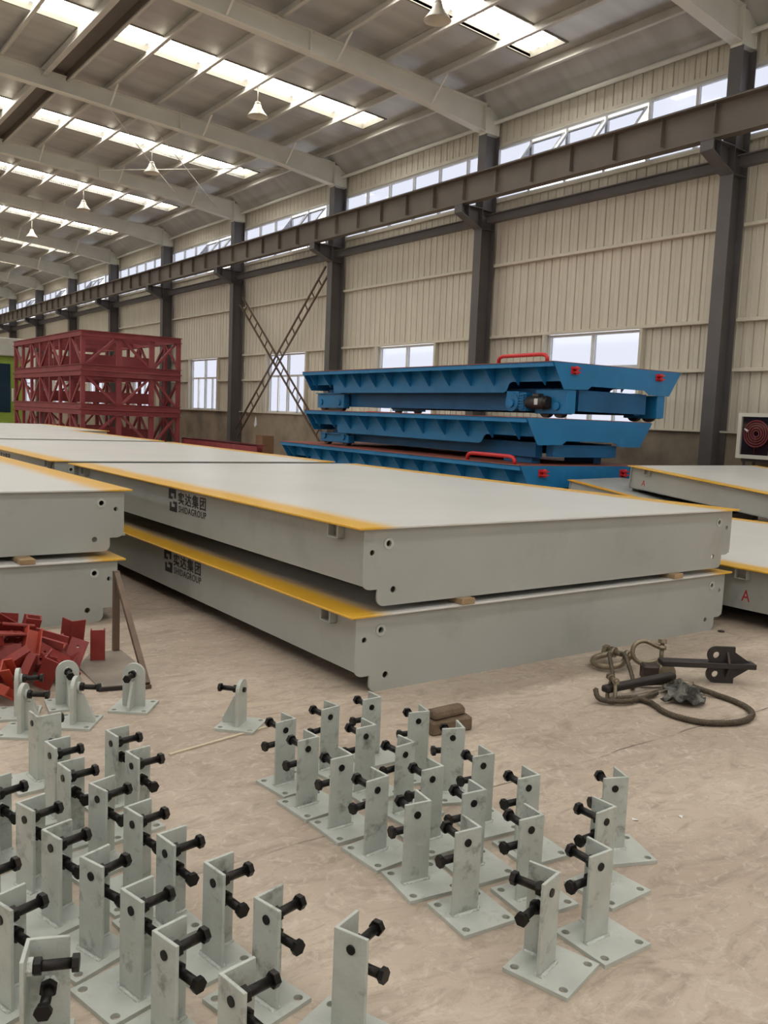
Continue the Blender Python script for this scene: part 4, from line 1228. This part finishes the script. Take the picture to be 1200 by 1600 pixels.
o = MB().box(-0.29, 0.29, -0.028, 0.028, 0, 0.04).build('steel_bar', 'black_plate', None, (4.05, 3.045, 0.047), (0, 0, R(-2)), bevel=0.012, seg=2)
tag(o, 'dark rounded steel bar lying on the wire rope', 'steel bar')
bk = thing('steel_block', 'dark steel link block under the upright shackle', 'block', (4.36, 3.20, 0.0), (0, 0, R(-36)))
MB().box(-0.06, 0.06, -0.05, 0.05, 0, 0.09).build('body', 'dark_steel', bk, bevel=0.01)
MB().cyl((0.075, -0.06, 0.06), (0.075, 0.06, 0.06), 0.05, n=18).build('pin_boss', 'shackle', bk)

lg = thing('clevis_bracket', 'black steel clevis bracket with two eye holes and a long flat bar', 'bracket', (4.625, 2.985, 0), (0, 0, R(-36)))
fo = [(0.03, 0.0), (0.14, 0.0), (0.14, 0.22), (0.03, 0.22)] + arc(0.03, 0.168, 0.052, 90, 270, 10)[1:] + [(0.034, 0.11)] + arc(0.03, 0.052, 0.052, 90, 270, 10)[:-1]
place('fork_plate', holed('fork_plate', fo, [ring_pts(0.03, 0.168, 0.021, 12), ring_pts(0.03, 0.052, 0.021, 12)], 0.02, 'black_plate', 'xz', -0.01), lg)
MB().box(-0.30, 0.26, -0.045, 0.045, 0.096, 0.128).build('flat_bar', 'black_plate', lg, bevel=0.003)
MB().prism([(0.14, 0.128), (0.235, 0.128), (0.14, 0.19)], 0.014, 'xz', -0.007).build('gusset', 'black_plate', lg)
MB().prism([(0.14, 0.092), (0.235, 0.092), (0.14, 0.03)], 0.014, 'xz', -0.007).build('gusset', 'black_plate', lg)
MB().prism([(-0.05, 0.128), (-0.01, 0.128), (-0.01, 0.19)], 0.012, 'yz', 0.09).build('rib', 'dark_steel', lg)
MB().prism([(-0.05, 0.092), (-0.01, 0.092), (-0.01, 0.03)], 0.012, 'yz', 0.09).build('rib', 'dark_steel', lg)

# crumpled rag
rg = random.Random(5); n_ = 16
v, f = [], []
for i in range(n_):
    for j in range(n_):
        a, b_ = i / (n_ - 1) - 0.5, j / (n_ - 1) - 0.5
        x, y = a * 0.30, b_ * 0.20
        h = 0.06 * math.exp(-((a * 2.4) ** 2 + (b_ * 3.2) ** 2)) + 0.028 * abs(math.sin(a * 13 + b_ * 5)) * math.exp(-(a * 2) ** 2) + 0.012 * math.sin(b_ * 17 + a * 3) + rg.uniform(-0.005, 0.005)
        v.append((x + 0.012 * math.sin(b_ * 9), y + 0.02 * math.sin(a * 8), max(0.003, h + 0.012)))
for i in range(n_ - 1):
    for j in range(n_ - 1):
        f.append((i * n_ + j, (i + 1) * n_ + j, (i + 1) * n_ + j + 1, i * n_ + j + 1))
rm = MB(); rm._add(v, f, True)
o = rm.build('rag', 'rag', None, (4.20, 2.86, 0.0), (0, 0, R(32)))
sd = o.modifiers.new('thickness', 'SOLIDIFY'); sd.thickness = 0.003
tag(o, 'crumpled dirty grey rag lying by the wire rope', 'rag')

# ---- small things on the floor
bk2 = thing('brown_block', 'rough brown split wooden block on the floor behind the right bracket cluster', 'block', (2.71, 3.14, 0), (0, 0, R(-6)))
MB().prism([(-0.052, 0.0), (0.05, 0.0), (0.055, 0.055), (0.02, 0.072), (-0.05, 0.066)], 0.235, 'yz', -0.115).build('lower_half', 'brown_block', bk2, bevel=0.008)
MB().prism([(-0.035, 0.068), (0.03, 0.074), (0.05, 0.09), (0.025, 0.112), (-0.01, 0.118), (-0.036, 0.10)], 0.20, 'yz', -0.10).build('upper_half', 'brown_block', bk2, (0, 0.008, 0), (0, 0, R(7)), bevel=0.01)
o = MB().bar((1.448, 3.502, 0.004), (2.06, 3.612, 0.004), 0.014, 0.006).build('flat_strip', 'strip'); tag(o, 'thin pale strip lying on the floor between the two bracket clusters', 'strip')
o = MB().tube([(5.87 + 0.02 * math.cos(a * PI / 8), 3.72 + 0.02 * math.sin(a * PI / 8), 0.006) for a in range(16)], 0.005, 6, True).build('steel_ring', 'dark_steel'); tag(o, 'small steel ring on the floor by the deck corner', 'ring')
for i, (x, y, a, lb) in enumerate(((2.90, 1.945, 0.4, 'tiny white paper scrap on the bare floor at right'), (1.33, 1.80, 1.2, 'tiny pale scrap beside the front brackets'), (2.72, 2.02, 2.0, 'tiny pale paper scrap right of the right bracket cluster'))):
    o = MB()._add([(-0.012, -0.008, 0.0005), (0.013, -0.006, 0.003), (0.01, 0.009, 0.001), (-0.009, 0.007, 0.005)], [(0, 1, 2, 3)]).build('paper_scrap', 'cloth', None, (x, y, 0.0005), (0, 0, a))
    md = o.modifiers.new('thickness', 'SOLIDIFY'); md.thickness = 0.0006
    tag(o, lb, 'scrap', 'scraps on the floor')
